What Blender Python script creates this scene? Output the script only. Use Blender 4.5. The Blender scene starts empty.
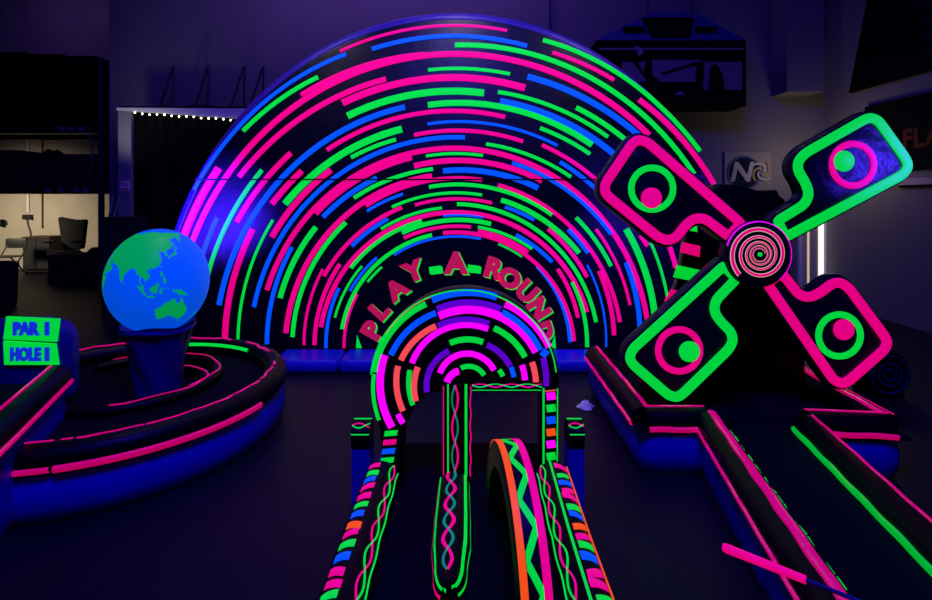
import bpy, bmesh, math, random
from mathutils import Vector, Matrix
random.seed(7)
PI = math.pi
scene = bpy.context.scene
COL = scene.collection
F = 508.0          # focal length in pixels of a 932 x 600 frame
EYE = 1.7          # eye height
CX, HY = 466.0, 200.0

def at(px, py, d):                       # a point seen at (px, py) that stands d metres away
    return Vector(((px - CX) / F * d, d, EYE - (py - HY) / F * d))
def atz(px, py, z):                      # a point seen at (px, py) that lies at height z
    d = (EYE - z) * F / (py - HY)
    return Vector(((px - CX) / F * d, d, z))

# ------------------------------------------------------------------ materials
def lin(c):
    c = c / 255.0
    return c / 12.92 if c <= 0.04045 else ((c + 0.055) / 1.055) ** 2.4
def rgb(r, g, b): return (lin(r), lin(g), lin(b), 1)
def new_mat(name):
    m = bpy.data.materials.new(name); m.use_nodes = True
    return m, m.node_tree.nodes, m.node_tree.links, m.node_tree.nodes['Principled BSDF']
def mat(name, col, rough=0.5, spec=0.5, metal=0.0, bump=0.0, bscale=8.0, vary=0.0, vscale=3.0):
    m, N, L, P = new_mat(name)
    P.inputs['Base Color'].default_value = (*col[:3], 1)
    P.inputs['Roughness'].default_value = rough
    P.inputs['Specular IOR Level'].default_value = spec
    P.inputs['Metallic'].default_value = metal
    tc = N.new('ShaderNodeTexCoord')
    if bump:
        n = N.new('ShaderNodeTexNoise'); n.inputs['Scale'].default_value = bscale
        n.inputs['Detail'].default_value = 3
        L.new(tc.outputs['Object'], n.inputs['Vector'])
        b = N.new('ShaderNodeBump'); b.inputs['Strength'].default_value = bump; b.inputs['Distance'].default_value = 0.05
        L.new(n.outputs['Fac'], b.inputs['Height']); L.new(b.outputs['Normal'], P.inputs['Normal'])
    if vary:
        n = N.new('ShaderNodeTexNoise'); n.inputs['Scale'].default_value = vscale; n.inputs['Detail'].default_value = 5
        L.new(tc.outputs['Object'], n.inputs['Vector'])
        r = N.new('ShaderNodeValToRGB')
        r.color_ramp.elements[0].position = 0.3; r.color_ramp.elements[1].position = 0.7
        r.color_ramp.elements[0].color = (*[c * (1 - vary) for c in col[:3]], 1)
        r.color_ramp.elements[1].color = (*[min(1, c * (1 + vary)) for c in col[:3]], 1)
        L.new(n.outputs['Fac'], r.inputs['Fac']); L.new(r.outputs['Color'], P.inputs['Base Color'])
    return m
def glow(name, col, e=0.5, rough=0.45, diffuse=0.85):
    """fluorescent tape or ink: gives off its own colour under black light, and reflects it as well"""
    m, N, L, P = new_mat(name)
    P.inputs['Base Color'].default_value = (*[c * diffuse for c in col[:3]], 1)
    P.inputs['Roughness'].default_value = rough
    P.inputs['Specular IOR Level'].default_value = 0.25
    P.inputs['Emission Color'].default_value = (*col[:3], 1)
    P.inputs['Emission Strength'].default_value = e
    tc = N.new('ShaderNodeTexCoord')
    n = N.new('ShaderNodeTexNoise'); n.inputs['Scale'].default_value = 40
    L.new(tc.outputs['Object'], n.inputs['Vector'])
    b = N.new('ShaderNodeBump'); b.inputs['Strength'].default_value = 0.15; b.inputs['Distance'].default_value = 0.01
    L.new(n.outputs['Fac'], b.inputs['Height']); L.new(b.outputs['Normal'], P.inputs['Normal'])
    return m
M = {}
M['pink'] = glow('fluorescent_pink', (1, 0.0, 0.21), 0.74)
M['green'] = glow('fluorescent_green', (0.0, 0.85, 0.045), 0.74)
M['blue'] = glow('fluorescent_blue', (0.0, 0.115, 1.0), 0.66)
M['orange'] = glow('fluorescent_orange', (1.0, 0.09, 0.006), 0.85)
M['red'] = glow('fluorescent_red', (1.0, 0.075, 0.08), 0.88)
M['magenta'] = glow('fluorescent_magenta', (1.0, 0.0, 0.85), 0.92)
M['purple'] = glow('fluorescent_purple', (0.13, 0.0, 0.52), 0.75)
M['teal'] = glow('fluorescent_teal', (0.0, 0.45, 0.20), 0.40)
M['cream'] = glow('fluorescent_cream', (0.75, 0.75, 0.35), 0.55)
M['ocean'] = glow('globe_ocean', (0.0, 0.085, 0.75), 0.78)
M['land'] = glow('globe_land', (0.0, 0.37, 0.075), 0.80)
M['letter_pink'] = glow('lettering_pink', (1, 0.015, 0.11), 0.36)  # weaker glow: the lower black light on the lettering is put into the material
M['ink'] = glow('ink_blue', (0.01, 0.045, 0.75), 0.5)
M['black'] = mat('black_vinyl', (0.0010, 0.0010, 0.004), 0.42, 0.16, bump=0.25, bscale=5)
M['panel'] = mat('black_panel_vinyl', (0.0008, 0.0008, 0.010), 0.40, 0.24, bump=0.2, bscale=3)
M['blue_vinyl'] = mat('blue_vinyl', (0.006, 0.006, 0.55), 0.42, 0.35, bump=0.35, bscale=4)
M['navy'] = mat('navy_vinyl', (0.004, 0.004, 0.22), 0.40, 0.3, bump=0.35, bscale=4)
M['sail'] = mat('black_sail_vinyl', (0.0010, 0.0010, 0.012), 0.42, 0.45, bump=0.5, bscale=6)
M['deck'] = mat('black_turf', (0.003, 0.003, 0.008), 0.9, 0.1, bump=0.4, bscale=120)
M['floor'] = mat('dark_concrete', (0.005, 0.005, 0.014), 0.45, 0.20, bump=0.08, bscale=2.5, vary=0.35, vscale=0.9)
M['wall'] = mat('grey_painted_wall', (0.16, 0.15, 0.145), 0.8, 0.2, vary=0.1, vscale=0.6)
M['beige'] = mat('beige_wall', (0.46, 0.40, 0.31), 0.8, 0.2, vary=0.06)
M['ceil'] = mat('dark_ceiling', (0.03, 0.03, 0.03), 0.9)
M['dark'] = mat('dark_metal', (0.012, 0.012, 0.012), 0.5, 0.4)
M['black_cloth'] = mat('black_cloth', (0.003, 0.003, 0.003), 0.95, 0.1, bump=0.2, bscale=20)
M['grey_post'] = mat('grey_painted_metal', (0.22, 0.22, 0.24), 0.5, 0.4)
M['white'] = mat('white_board', (0.7, 0.68, 0.64), 0.6)
M['poster_paper'] = mat('poster_paper', (0.16, 0.15, 0.14), 0.6)
M['carton'] = mat('brown_cardboard', (0.06, 0.032, 0.018), 0.85, 0.2, vary=0.25)
M['rackbeam'] = mat('rack_beam_red', (0.035, 0.010, 0.007), 0.5)
M['rackpost'] = mat('rack_post_green', (0.02, 0.045, 0.05), 0.5)
M['chair'] = mat('dark_grey_fabric', (0.007, 0.007, 0.0075), 0.8)
M['steel'] = mat('bright_steel', (0.5, 0.5, 0.5), 0.3, 0.5, 1.0)
M['mustard'] = mat('mustard_cloth', (0.16, 0.085, 0.012), 0.9, bump=0.5, bscale=14)
M['banner'] = mat('black_banner', (0.003, 0.003, 0.004), 0.9, 0.04)
M['rust'] = mat('rust_print', (0.10, 0.014, 0.008), 0.8, .1)
M['bronze'] = mat('bronze_print', (0.22, 0.11, 0.05), 0.5)
M['silver_print'] = mat('silver_print', (0.25, 0.24, 0.23), 0.5)
M['night_blue'] = mat('night_blue_print', (0.008, 0.014, 0.03), 0.9, .05)
M['slate'] = mat('slate_blue_print', (0.02, 0.035, 0.16), 0.7)
M['violet_print'] = mat('violet_print', (0.24, 0.15, 0.16), 0.8)
M['brown_door'] = mat('brown_door', (0.018, 0.008, 0.006), 0.5)
M['redsign'] = mat('red_print', (0.5, 0.01, 0.01), 0.5)
def lamp_mat(name, col, e):
    m, N, L, P = new_mat(name)
    P.inputs['Base Color'].default_value = (*col, 1)
    P.inputs['Emission Color'].default_value = (*col, 1); P.inputs['Emission Strength'].default_value = e
    return m
M['daylight'] = lamp_mat('daylit_glass', (1.0, 0.95, 0.82), 1.0)
M['bulb'] = lamp_mat('warm_bulb', (1.0, 0.88, 0.62), 9.0)

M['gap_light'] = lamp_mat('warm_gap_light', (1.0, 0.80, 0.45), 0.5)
M['piping_pink'] = glow('piping_pink', (1, 0.0, 0.19), 0.46, .16); M['piping_pink'].node_tree.nodes['Principled BSDF'].inputs['Specular IOR Level'].default_value = .7
M['piping_green'] = glow('piping_green', (0.0, 0.85, 0.045), 0.45, .16); M['piping_green'].node_tree.nodes['Principled BSDF'].inputs['Specular IOR Level'].default_value = .7
M['rim_vinyl'] = mat('violet_rim_vinyl', (0.05, 0.02, 0.30), 0.42, 0.3, bump=0.35, bscale=4)
# ------------------------------------------------------------------ mesh builder
class MB:
    def __init__(s): s.v = []; s.f = []; s.m = []; s.mats = []
    def mi(s, key):
        if key not in s.mats: s.mats.append(key)
        return s.mats.index(key)
    def add(s, vs, fs, key):
        b = len(s.v); k = s.mi(key)
        s.v.extend(Vector(p) for p in vs)
        for f in fs: s.f.append([b + i for i in f]); s.m.append(k)
    def box(s, lo, hi, key, rot=0.0, piv=None):
        x0, y0, z0 = lo; x1, y1, z1 = hi
        vs = [Vector(p) for p in [(x0,y0,z0),(x1,y0,z0),(x1,y1,z0),(x0,y1,z0),(x0,y0,z1),(x1,y0,z1),(x1,y1,z1),(x0,y1,z1)]]
        if rot:
            c = Vector(piv) if piv else (Vector(lo) + Vector(hi)) / 2
            R = Matrix.Rotation(rot, 3, 'Z'); vs = [R @ (p - c) + c for p in vs]
        s.add(vs, [(0,3,2,1),(4,5,6,7),(0,1,5,4),(1,2,6,5),(2,3,7,6),(3,0,4,7)], key)
    def grid(s, rows, key, close_u=False, close_v=False):
        nu = len(rows); nv = len(rows[0]); vs = [p for r in rows for p in r]; fs = []
        for i in range(nu if close_u else nu - 1):
            for j in range(nv if close_v else nv - 1):
                a = i * nv + j; b = i * nv + (j + 1) % nv; c = ((i + 1) % nu) * nv + (j + 1) % nv; d = ((i + 1) % nu) * nv + j
                fs.append((a, b, c, d))
        s.add(vs, fs, key)
    def tube(s, pts, r, key, n=10, closed=False, up=Vector((0, 0, 1)), sy=1.0):
        pts = [Vector(p) for p in pts]; N = len(pts); rows = []
        rr = r if isinstance(r, (list, tuple)) else [r] * N
        for i, p in enumerate(pts):
            a = pts[(i - 1) % N] if (closed or i > 0) else p
            b = pts[(i + 1) % N] if (closed or i < N - 1) else p
            t = (b - a).normalized()
            u = up if abs(t.dot(up)) < 0.95 else Vector((1, 0, 0))
            sd = t.cross(u).normalized(); uu = sd.cross(t).normalized()
            rows.append([p + rr[i] * (math.cos(q) * sd + sy * math.sin(q) * uu) for q in [2 * PI * k / n for k in range(n)]])
        s.grid(rows, key, close_u=closed, close_v=True)
        if not closed:
            b = len(s.v) - N * n; k = s.mi(key)
            s.f.append([b + j for j in range(n)][::-1]); s.m.append(k)
            s.f.append([b + (N - 1) * n + j for j in range(n)]); s.m.append(k)
    def lathe(s, prof, c, key, n=32):
        rows = [[Vector((c[0] + r * math.cos(2*PI*k/n), c[1] + r * math.sin(2*PI*k/n), c[2] + z)) for k in range(n)] for r, z in prof]
        s.grid(rows, key, close_v=True)
        for row, fl in ((rows[0], True), (rows[-1], False)):
            b = len(s.v); s.v.extend(row); f = [b + k for k in range(n)]
            s.f.append(f[::-1] if fl else f); s.m.append(s.mi(key))
    def slab(s, poly, y0, y1, key, bev=0.02, Pf=None):
        """an outline in x,z given depth from y0 (front) to y1 with rounded edges"""
        ins = offset2(poly, -bev) if bev else poly
        half = offset2(poly, -bev * 0.3) if bev else poly
        loops = [(ins, y0), (half, y0 + bev * 0.3), (poly, y0 + bev), (poly, y1 - bev), (half, y1 - bev * 0.3), (ins, y1)] if bev else [(poly, y0), (poly, y1)]
        Pf = Pf or (lambda x, z, y: Vector((x, y, z)))
        rows = [[Pf(x, z, y) for x, z in lp] for lp, y in loops]
        s.grid(rows, key, close_v=True)
        k = s.mi(key); n = len(poly)
        for row, fl in ((rows[0], False), (rows[-1], True)):
            b = len(s.v); s.v.extend(row); f = list(range(b, b + n)); s.f.append(f[::-1] if fl else f); s.m.append(k)
    def plan(s, poly, z0, z1, key, bev=0.02, bulge=0.0):
        """an outline in x,y given height, its side bulging a little as inflated vinyl does"""
        if bulge:
            zs = [0, .12, .3, .5, .7, .88, 1]
            rows = [[Vector((x, y, z0 + (z1 - z0) * t)) for x, y in offset2(poly, bulge * (math.sin(PI * t) ** .6 - 1) if 0 < t < 1 else -bulge)] for t in zs]
        else:
            rows = [[Vector((x, y, z)) for x, y in lp] for lp, z in ((poly, z0), (poly, z1))]
        s.grid(rows, key, close_v=True)
        k = s.mi(key); n = len(poly)
        for row, fl in ((rows[0], True), (rows[-1], False)):
            b = len(s.v); s.v.extend(row); f = list(range(b, b + n)); s.f.append(f[::-1] if fl else f); s.m.append(k)
    def band(s, pts, w, y, h, key, closed=False, Pf=None, wend=None):
        """a strip of tape along x,z points on a wall that faces -y"""
        Pf = Pf or (lambda x, z, yy: Vector((x, yy, z)))
        N = len(pts); rows = []
        for i in range(N):
            a = pts[(i - 1) % N] if (closed or i > 0) else pts[i]
            b = pts[(i + 1) % N] if (closed or i < N - 1) else pts[i]
            tx, tz = b[0] - a[0], b[1] - a[1]; l = math.hypot(tx, tz) or 1
            nx, nz = -tz / l, tx / l; x, z = pts[i]
            rows.append([Pf(x + nx * w * q, z + nz * w * q, y - h * e) for q, e in ((-.5, 0), (-.46, .8), (-.2, 1), (.2, 1), (.46, .8), (.5, 0))])
        s.grid(rows, key, close_u=closed)
        if not closed:
            for r in (rows[0], rows[-1]): s.add(r, [tuple(range(6))], key)
    def sphere(s, c, r, key, nu=16, nv=10, sc=(1, 1, 1)):
        rows = [[Vector((c[0] + sc[0]*r*math.sin(PI*i/nv)*math.cos(2*PI*j/nu), c[1] + sc[1]*r*math.sin(PI*i/nv)*math.sin(2*PI*j/nu), c[2] + sc[2]*r*math.cos(PI*i/nv))) for j in range(nu)] for i in range(nv + 1)]
        s.grid(rows, key, close_v=True)
    def text(s, body, size, key, X, ext=0.004, off=0.0):
        """X maps a letter's own (x, y, z) to the place"""
        cu = bpy.data.curves.new('t', 'FONT'); cu.body = body; cu.size = size; cu.extrude = ext; cu.offset = off
        cu.align_x = 'CENTER'; cu.align_y = 'CENTER'; cu.resolution_u = 4
        o = bpy.data.objects.new('t', cu)
        me = bpy.data.meshes.new_from_object(o)
        s.add([X(v.co) for v in me.vertices], [tuple(p.vertices) for p in me.polygons], key)
        bpy.data.objects.remove(o); bpy.data.curves.remove(cu); bpy.data.meshes.remove(me)
    def build(s, name, parent=None, smooth=True, kind=None):
        org = world_of(parent)
        me = bpy.data.meshes.new(name)
        me.from_pydata([p - org for p in s.v], [], s.f)
        for k in s.mats: me.materials.append(M[k])
        me.polygons.foreach_set('material_index', s.m)
        bm = bmesh.new(); bm.from_mesh(me)
        bmesh.ops.remove_doubles(bm, verts=bm.verts, dist=1e-5)
        bmesh.ops.recalc_face_normals(bm, faces=bm.faces)
        bm.to_mesh(me); bm.free()
        if smooth:
            me.polygons.foreach_set('use_smooth', [True] * len(me.polygons))
            me.set_sharp_from_angle(angle=math.radians(42))
        o = bpy.data.objects.new(name, me); COL.objects.link(o)
        if parent: o.parent = parent
        if kind: o['kind'] = kind
        return o
def world_of(o):
    v = Vector((0, 0, 0))
    while o is not None: v = v + o.location; o = o.parent
    return v
def offset2(poly, d):
    """moves a closed outline outward by d (inward for d < 0)"""
    n = len(poly)
    area = sum(poly[i][0] * poly[(i + 1) % n][1] - poly[(i + 1) % n][0] * poly[i][1] for i in range(n))
    sg = 1 if area > 0 else -1; out = []
    for i in range(n):
        ax, ay = poly[i - 1]; bx, by = poly[i]; cx, cy = poly[(i + 1) % n]
        t1 = Vector((bx - ax, by - ay)); t2 = Vector((cx - bx, cy - by))
        if t1.length < 1e-9: t1 = t2
        if t2.length < 1e-9: t2 = t1
        t1.normalize(); t2.normalize()
        n1 = Vector((t1.y, -t1.x)) * sg; n2 = Vector((t2.y, -t2.x)) * sg
        m = n1 + n2
        m = m.normalized() if m.length > 1e-6 else n1
        k = d / max(0.5, m.dot(n1))
        out.append((bx + m.x * k, by + m.y * k))
    return out
def rounded(poly, r, n=6):
    """rounds the corners of a closed outline"""
    out = []; N = len(poly)
    for i in range(N):
        a = Vector(poly[i - 1]); b = Vector(poly[i]); c = Vector(poly[(i + 1) % N])
        rr = r[i] if isinstance(r, (list, tuple)) else r
        if rr <= 0: out.append(tuple(b)); continue
        k = min(rr, (a - b).length * .48, (c - b).length * .48)
        p = b + (a - b).normalized() * k; q = b + (c - b).normalized() * k
        for j in range(n + 1):
            t = j / n; out.append(tuple((1-t)**2 * p + 2*t*(1-t) * b + t*t * q))
    return out
def resample(pts, n, closed=False):
    P = [Vector(p) for p in pts]
    if closed: P.append(P[0])
    L = [0]
    for a, b in zip(P, P[1:]): L.append(L[-1] + (b - a).length)
    out = []; k = 0
    for i in range(n):
        t = L[-1] * i / (n if closed else n - 1)
        while k < len(P) - 2 and L[k + 1] < t: k += 1
        q = (t - L[k]) / max(1e-9, L[k + 1] - L[k]); out.append(P[k].lerp(P[k + 1], min(1, max(0, q))))
    return out
def thing(name, loc, label, cat, group=None):
    o = bpy.data.objects.new(name, None); COL.objects.link(o); o.location = loc
    o.empty_display_size = 0.1
    return tag(o, label, cat, group)
def tag(o, label, cat, group=None):
    o['label'] = label; o['category'] = cat
    if group: o['group'] = group
    return o

# ------------------------------------------------------------------ camera
cam = bpy.data.cameras.new('camera'); cam.sensor_width = 36; cam.lens = F / 932 * 36
cam.shift_y = -100 / 932; cam.clip_end = 100
co = bpy.data.objects.new('camera', cam); COL.objects.link(co)
co.location = (0, 0, EYE); co.rotation_euler = (PI / 2, 0, 0); scene.camera = co

# ------------------------------------------------------------------ the room
BW = 8.4; RW = 5.94; LX = -5.9; FW = 12.6; HC = 7.2
def plane_box(name, lo, hi, key):
    b = MB(); b.box(lo, hi, key); return b.build(name, smooth=False, kind='structure')
plane_box('floor', (-13, -1.5, -0.1), (RW + .2, FW + .2, 0), 'floor')
plane_box('ceiling', (-13, -1.5, HC), (RW + .2, FW + .2, HC + .1), 'ceil')
plane_box('wall_back', (LX, BW, 0), (RW + .2, BW + .2, HC), 'wall')
plane_box('wall_left_return', (LX, BW + .2, 0), (LX + .2, FW, HC), 'wall')
plane_box('wall_far', (-13, FW, 0), (LX + .2, FW + .2, HC), 'beige')
plane_box('wall_left', (-13.2, -1.5, 0), (-13, FW + .2, HC), 'wall')
plane_box('wall_right', (RW, -1.5, 0), (RW + .2, BW, HC), 'wall')
# wall seams and the boxed duct
b = MB()
p0 = at(771, 97, BW); p1 = at(806, 97, BW)
b.box((p0.x, BW - .42, p0.z), (p1.x, BW, HC), 'wall'); b.build('trim_1', smooth=False, kind='structure')
b = MB()
q0 = at(520, 0, BW); q1 = at(548, 0, BW)
b.box((q0.x, BW - .10, 2.2), (q1.x, BW, HC), 'wall'); b.build('trim_2', smooth=False, kind='structure')

# doorway with daylight
b = MB()
dx0, dx1 = at(797, 300, BW).x, at(826, 300, BW).x
b.box((dx0, BW - .05, 0), (dx0 + .06, BW, 2.25), 'white'); b.box((dx1 - .03, BW - .05, 0), (dx1 + .03, BW, 2.25), 'white')
b.box((dx0, BW - .05, 2.2), (dx1, BW, 2.28), 'white')
b.box((dx0 + .06, BW - .03, 0), (dx1 - .03, BW, 2.2), 'beige')
dr = b.build('door_1', smooth=False, kind='structure')
b = MB(); gx = at(817, 0, BW).x; b.box((gx, BW - .045, .12), (gx + .085, BW - .03, 1.95), 'daylight'); b.build('glass_pane', dr, smooth=False)
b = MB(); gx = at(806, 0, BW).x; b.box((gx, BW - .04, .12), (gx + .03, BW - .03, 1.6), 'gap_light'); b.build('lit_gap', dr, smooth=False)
# brown door and pale ledge on the side wall
def rw(px, py):                                    # a point on the side wall
    return at(px, py, F * RW / (px - CX))
b = MB(); b.box((RW - .05, 4.6, 0), (RW, 5.95, 1.78), 'brown_door'); b.build('door_2', smooth=False, kind='structure')
b = MB(); b.box((RW - .08, 4.4, 1.90), (RW, 7.0, 1.99), 'beige'); b.build('trim_3', smooth=False, kind='structure')

# ------------------------------------------------------------------ black banners on the side wall
t = thing('wall_banner', (RW - .03, 5.6, 3.2), 'large black banner with a slanted edge, high on the side wall above another banner', 'banner', 'black banners on the side wall')
b = MB()
d1 = F * RW / (852 - CX); d2 = F * RW / (873 - CX)
zb = 1.7 + 107 * d1 / F; zt = 1.7 + 205 * d2 / F
b.add([(RW - .05, d1, zb), (RW - .05, 5.0, zb), (RW - .05, 5.0, zt + .5), (RW - .05, d2 - .1, zt + .5), (RW - .005, d1, zb), (RW - .005, 5.0, zb), (RW - .005, 5.0, zt + .5), (RW - .005, d2 - .1, zt + .5)],
      [(0,1,2,3),(4,7,6,5),(0,4,5,1),(1,5,6,2),(2,6,7,3),(3,7,4,0)], 'banner')
b.build('cloth', t, smooth=False)
b = MB()
for i in range(5):
    zz = zb + .25 + .2 * i; b.box((RW - .056, 5.5 + .12 * i, zz), (RW - .05, 6.5 + .05 * i, zz + .05), 'night_blue')
b.build('printed_stripe', t, smooth=False)
t = thing('wall_banner', (RW - .03, 5.6, 2.2), 'black banner printed with rust red capital letters, hung under the slanted banner', 'banner', 'black banners on the side wall')
b = MB(); dd = F * RW / (868 - CX)
b.box((RW - .05, 5.0, 2.10), (RW - .005, dd, 1.7 + 93 * dd / F), 'banner'); b.build('cloth', t, smooth=False)
b = MB()
b.text('FLA', .36, 'rust', lambda c: Vector((RW - .055 - c.z, 6.56 - c.x, 2.50 + c.y)), .004, .012)
b.build('lettering', t, smooth=False)

# ------------------------------------------------------------------ logo poster on the back wall
def P8(px, py, y): return at(px, py, 1.0) if False else Vector(((px - CX) / F * BW, y, EYE - (py - HY) / F * BW))
pc = P8(747, 173, BW - .02)
t = thing('logo_sign', pc, 'pale square poster with a round dark emblem and letter, on wall above the windmill', 'poster')
k = BW / F
b = MB(); b.box((pc.x - 23 * k, BW - .025, pc.z - 21 * k), (pc.x + 23 * k, BW - .005, pc.z + 21 * k), 'poster_paper'); b.build('board', t, smooth=False)
b = MB(); cc = (pc.x - 4 * k, pc.z)
ring = [(cc[0] + 17 * k * math.cos(a), cc[1] + 17 * k * math.sin(a)) for a in [2*PI*i/40 for i in range(40)]]
b.slab(ring, BW - .032, BW - .025, 'night_blue', 0)
b.band([(cc[0] + 16 * k * math.cos(a), cc[1] + 16 * k * math.sin(a)) for a in [2*PI*i/40 for i in range(40)]], 1.6 * k, BW - .032, .003, 'slate', True)
b.build('emblem', t)
b = MB(); b.text('N', 27 * k, 'silver_print', lambda c: Vector((cc[0] - 2*k + c.x * 1.05 + c.y * .22, BW - .036 - c.z, cc[1] + c.y)), .003, .012); b.build('letter', t, smooth=False)
b = MB()
for ph in range(4):
    b.band([(pc.x + 13*k + (2 + 9*q)*k*math.cos(ph*PI/2 + q*2.6), pc.z + 1*k + (2 + 9*q)*k*math.sin(ph*PI/2 + q*2.6)) for q in [i/12 for i in range(13)]], 2.2*k, BW - .04, .004, 'bronze' if ph % 2 else 'silver_print')
b.build('swirl', t)

# ------------------------------------------------------------------ hanging display under the ceiling
DD = 7.7; k = DD / F
def PD(px, py, y): return Vector(((px - CX) * k, y, EYE - (py - HY) * k))
t = thing('hanging_display', PD(672, 106, DD + .4), 'dark printed box with a sloping blue top, hung on cables beside the arch', 'display')
lo = PD(597, 106, DD); hi = PD(746, 40, DD)
b = MB(); b.box((lo.x, DD, lo.z), (hi.x, DD + .5, hi.z), 'banner'); b.build('body', t, smooth=False)
a0, a1, a2, a3 = PD(597, 40, DD), PD(655, 8, DD + .2), PD(703, 8, DD + .2), PD(746, 40, DD)
b = MB()
bk = [Vector((p.x, DD + .5 if i in (0, 3) else DD + .3, p.z)) for i, p in enumerate((a0, a1, a2, a3))]
b.add([a0, a3, a2, a1] + [bk[0], bk[3], bk[2], bk[1]], [(0,1,2,3),(4,7,6,5),(0,3,7,4),(1,5,6,2),(3,2,6,7)], 'slate')
b.build('sloping_top', t, smooth=False)
b = MB()
pts = [PD(645, 14, 0), PD(698, 14, 0), PD(690, 38, 0), PD(652, 38, 0)]
b.add([Vector((p.x, DD + .15 - .14 * (1 if i > 1 else 0) - .01, p.z)) for i, p in enumerate(pts)] + [Vector((p.x, DD + .2, p.z)) for p in pts], [(0,1,2,3),(4,7,6,5),(0,4,5,1),(1,5,6,2),(2,6,7,3),(3,7,4,0)], 'banner')
for x0 in (624, 697):
    p = PD(x0, 32, 0); q = PD(x0 + 21, 26, 0); b.box((p.x, DD + .02, p.z), (q.x, DD + .12, q.z), 'banner')
b.build('top_box', t, smooth=False)
b = MB()
for x0, x1, y0, y1 in ((599, 744, 50, 48), (652, 702, 82, 60), (703, 742, 90, 62), (622, 650, 82, 62)):
    p = PD(x0, max(y0, y1), 0); q = PD(x1, min(y0, y1), 0); b.box((p.x, DD - .008, p.z), (q.x, DD, q.z), 'violet_print')
b.build('printed_windows', t, smooth=False)
b = MB()
def sil(pts, key='banner'):
    b.slab([(PD(x, y, 0).x, PD(x, y, 0).z) for x, y in pts], DD - .014, DD - .008, key, 0)
sil([(632,62),(636,60),(643,72),(647,60),(650,61),(650,74),(658,80),(664,92),(640,95),(646,80)])
sil([(661,73),(696,62),(699,65),(680,70),(663,75)])
sil([(697,62),(703,62),(704,75),(701,90),(696,92),(695,78)])
sil([(710,66),(716,64),(722,74),(725,92),(708,94),(709,78)])
sil([(635,46),(642,49),(643,54),(638,56)], 'silver_print'); sil([(674,95),(680,91),(685,95)], 'silver_print')
sil([(699,70),(702,72),(699,82),(696,84)], 'violet_print')
b.build('printed_pattern', t, smooth=False)
for px in (653.5, 700):
    b = MB(); p = PD(px, 8, DD + .25); b.tube([p, Vector((p.x, p.y, HC))], .012, 'dark', 6); b.build('cable', t)

# ------------------------------------------------------------------ the big striped arch
AY = 5.4; ka = AY / F; ACX, ACY = 455.0, 350.0
def A2(px, py): return ((px - CX) * ka, EYE - (py - HY) * ka)
BT = [(0, 0), (112, 113), (212, 205), (250, 240), (291, 280), (335, 299), (400, 357)]
def a_of(bv):
    for (b0, a0_), (b1, a1_) in zip(BT, BT[1:]):
        if bv <= b1: return a0_ + (a1_ - a0_) * (bv - b0) / (b1 - b0)
    return bv * .89
def b_solve(dx, dy):
    l, h = 1.0, 399.0
    for _ in range(50):
        m = (l + h) / 2
        if (dx / a_of(m)) ** 2 + (dy / m) ** 2 > 1: l = m
        else: h = m
    return m
t = arch = thing('striped_arch', (at(455, 350, AY).x, AY + .2, 0), 'giant black inflatable arch covered in concentric neon pink, green and blue stripes', 'inflatable arch')
out = [A2(ACX + 296 * math.cos(PI * i / 72), ACY - 332 * math.sin(PI * i / 72)) for i in range(73)]
poly = [(out[0][0], 0.0)] + out + [(out[-1][0], 0.0)]
b = MB(); b.slab(poly, AY, AY + .42, 'panel', .03); b.build('front_panel', t)
b = MB()
rim = [Vector((x, AY + .10, z)) for x, z in [(out[0][0], .08)] + out + [(out[-1][0], .08)]]
b.tube(rim, .085, 'rim_vinyl', 12, up=Vector((0, 1, 0))); b.build('rim_tube', t)
b = MB()
s0 = A2(196, 179.5); s1 = A2(706, 179.5)
b.box((s0[0], AY - .012, s0[1] - .008), (s1[0], AY, s1[1] + .008), 'black'); b.build('seam', t, smooth=False)
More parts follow.
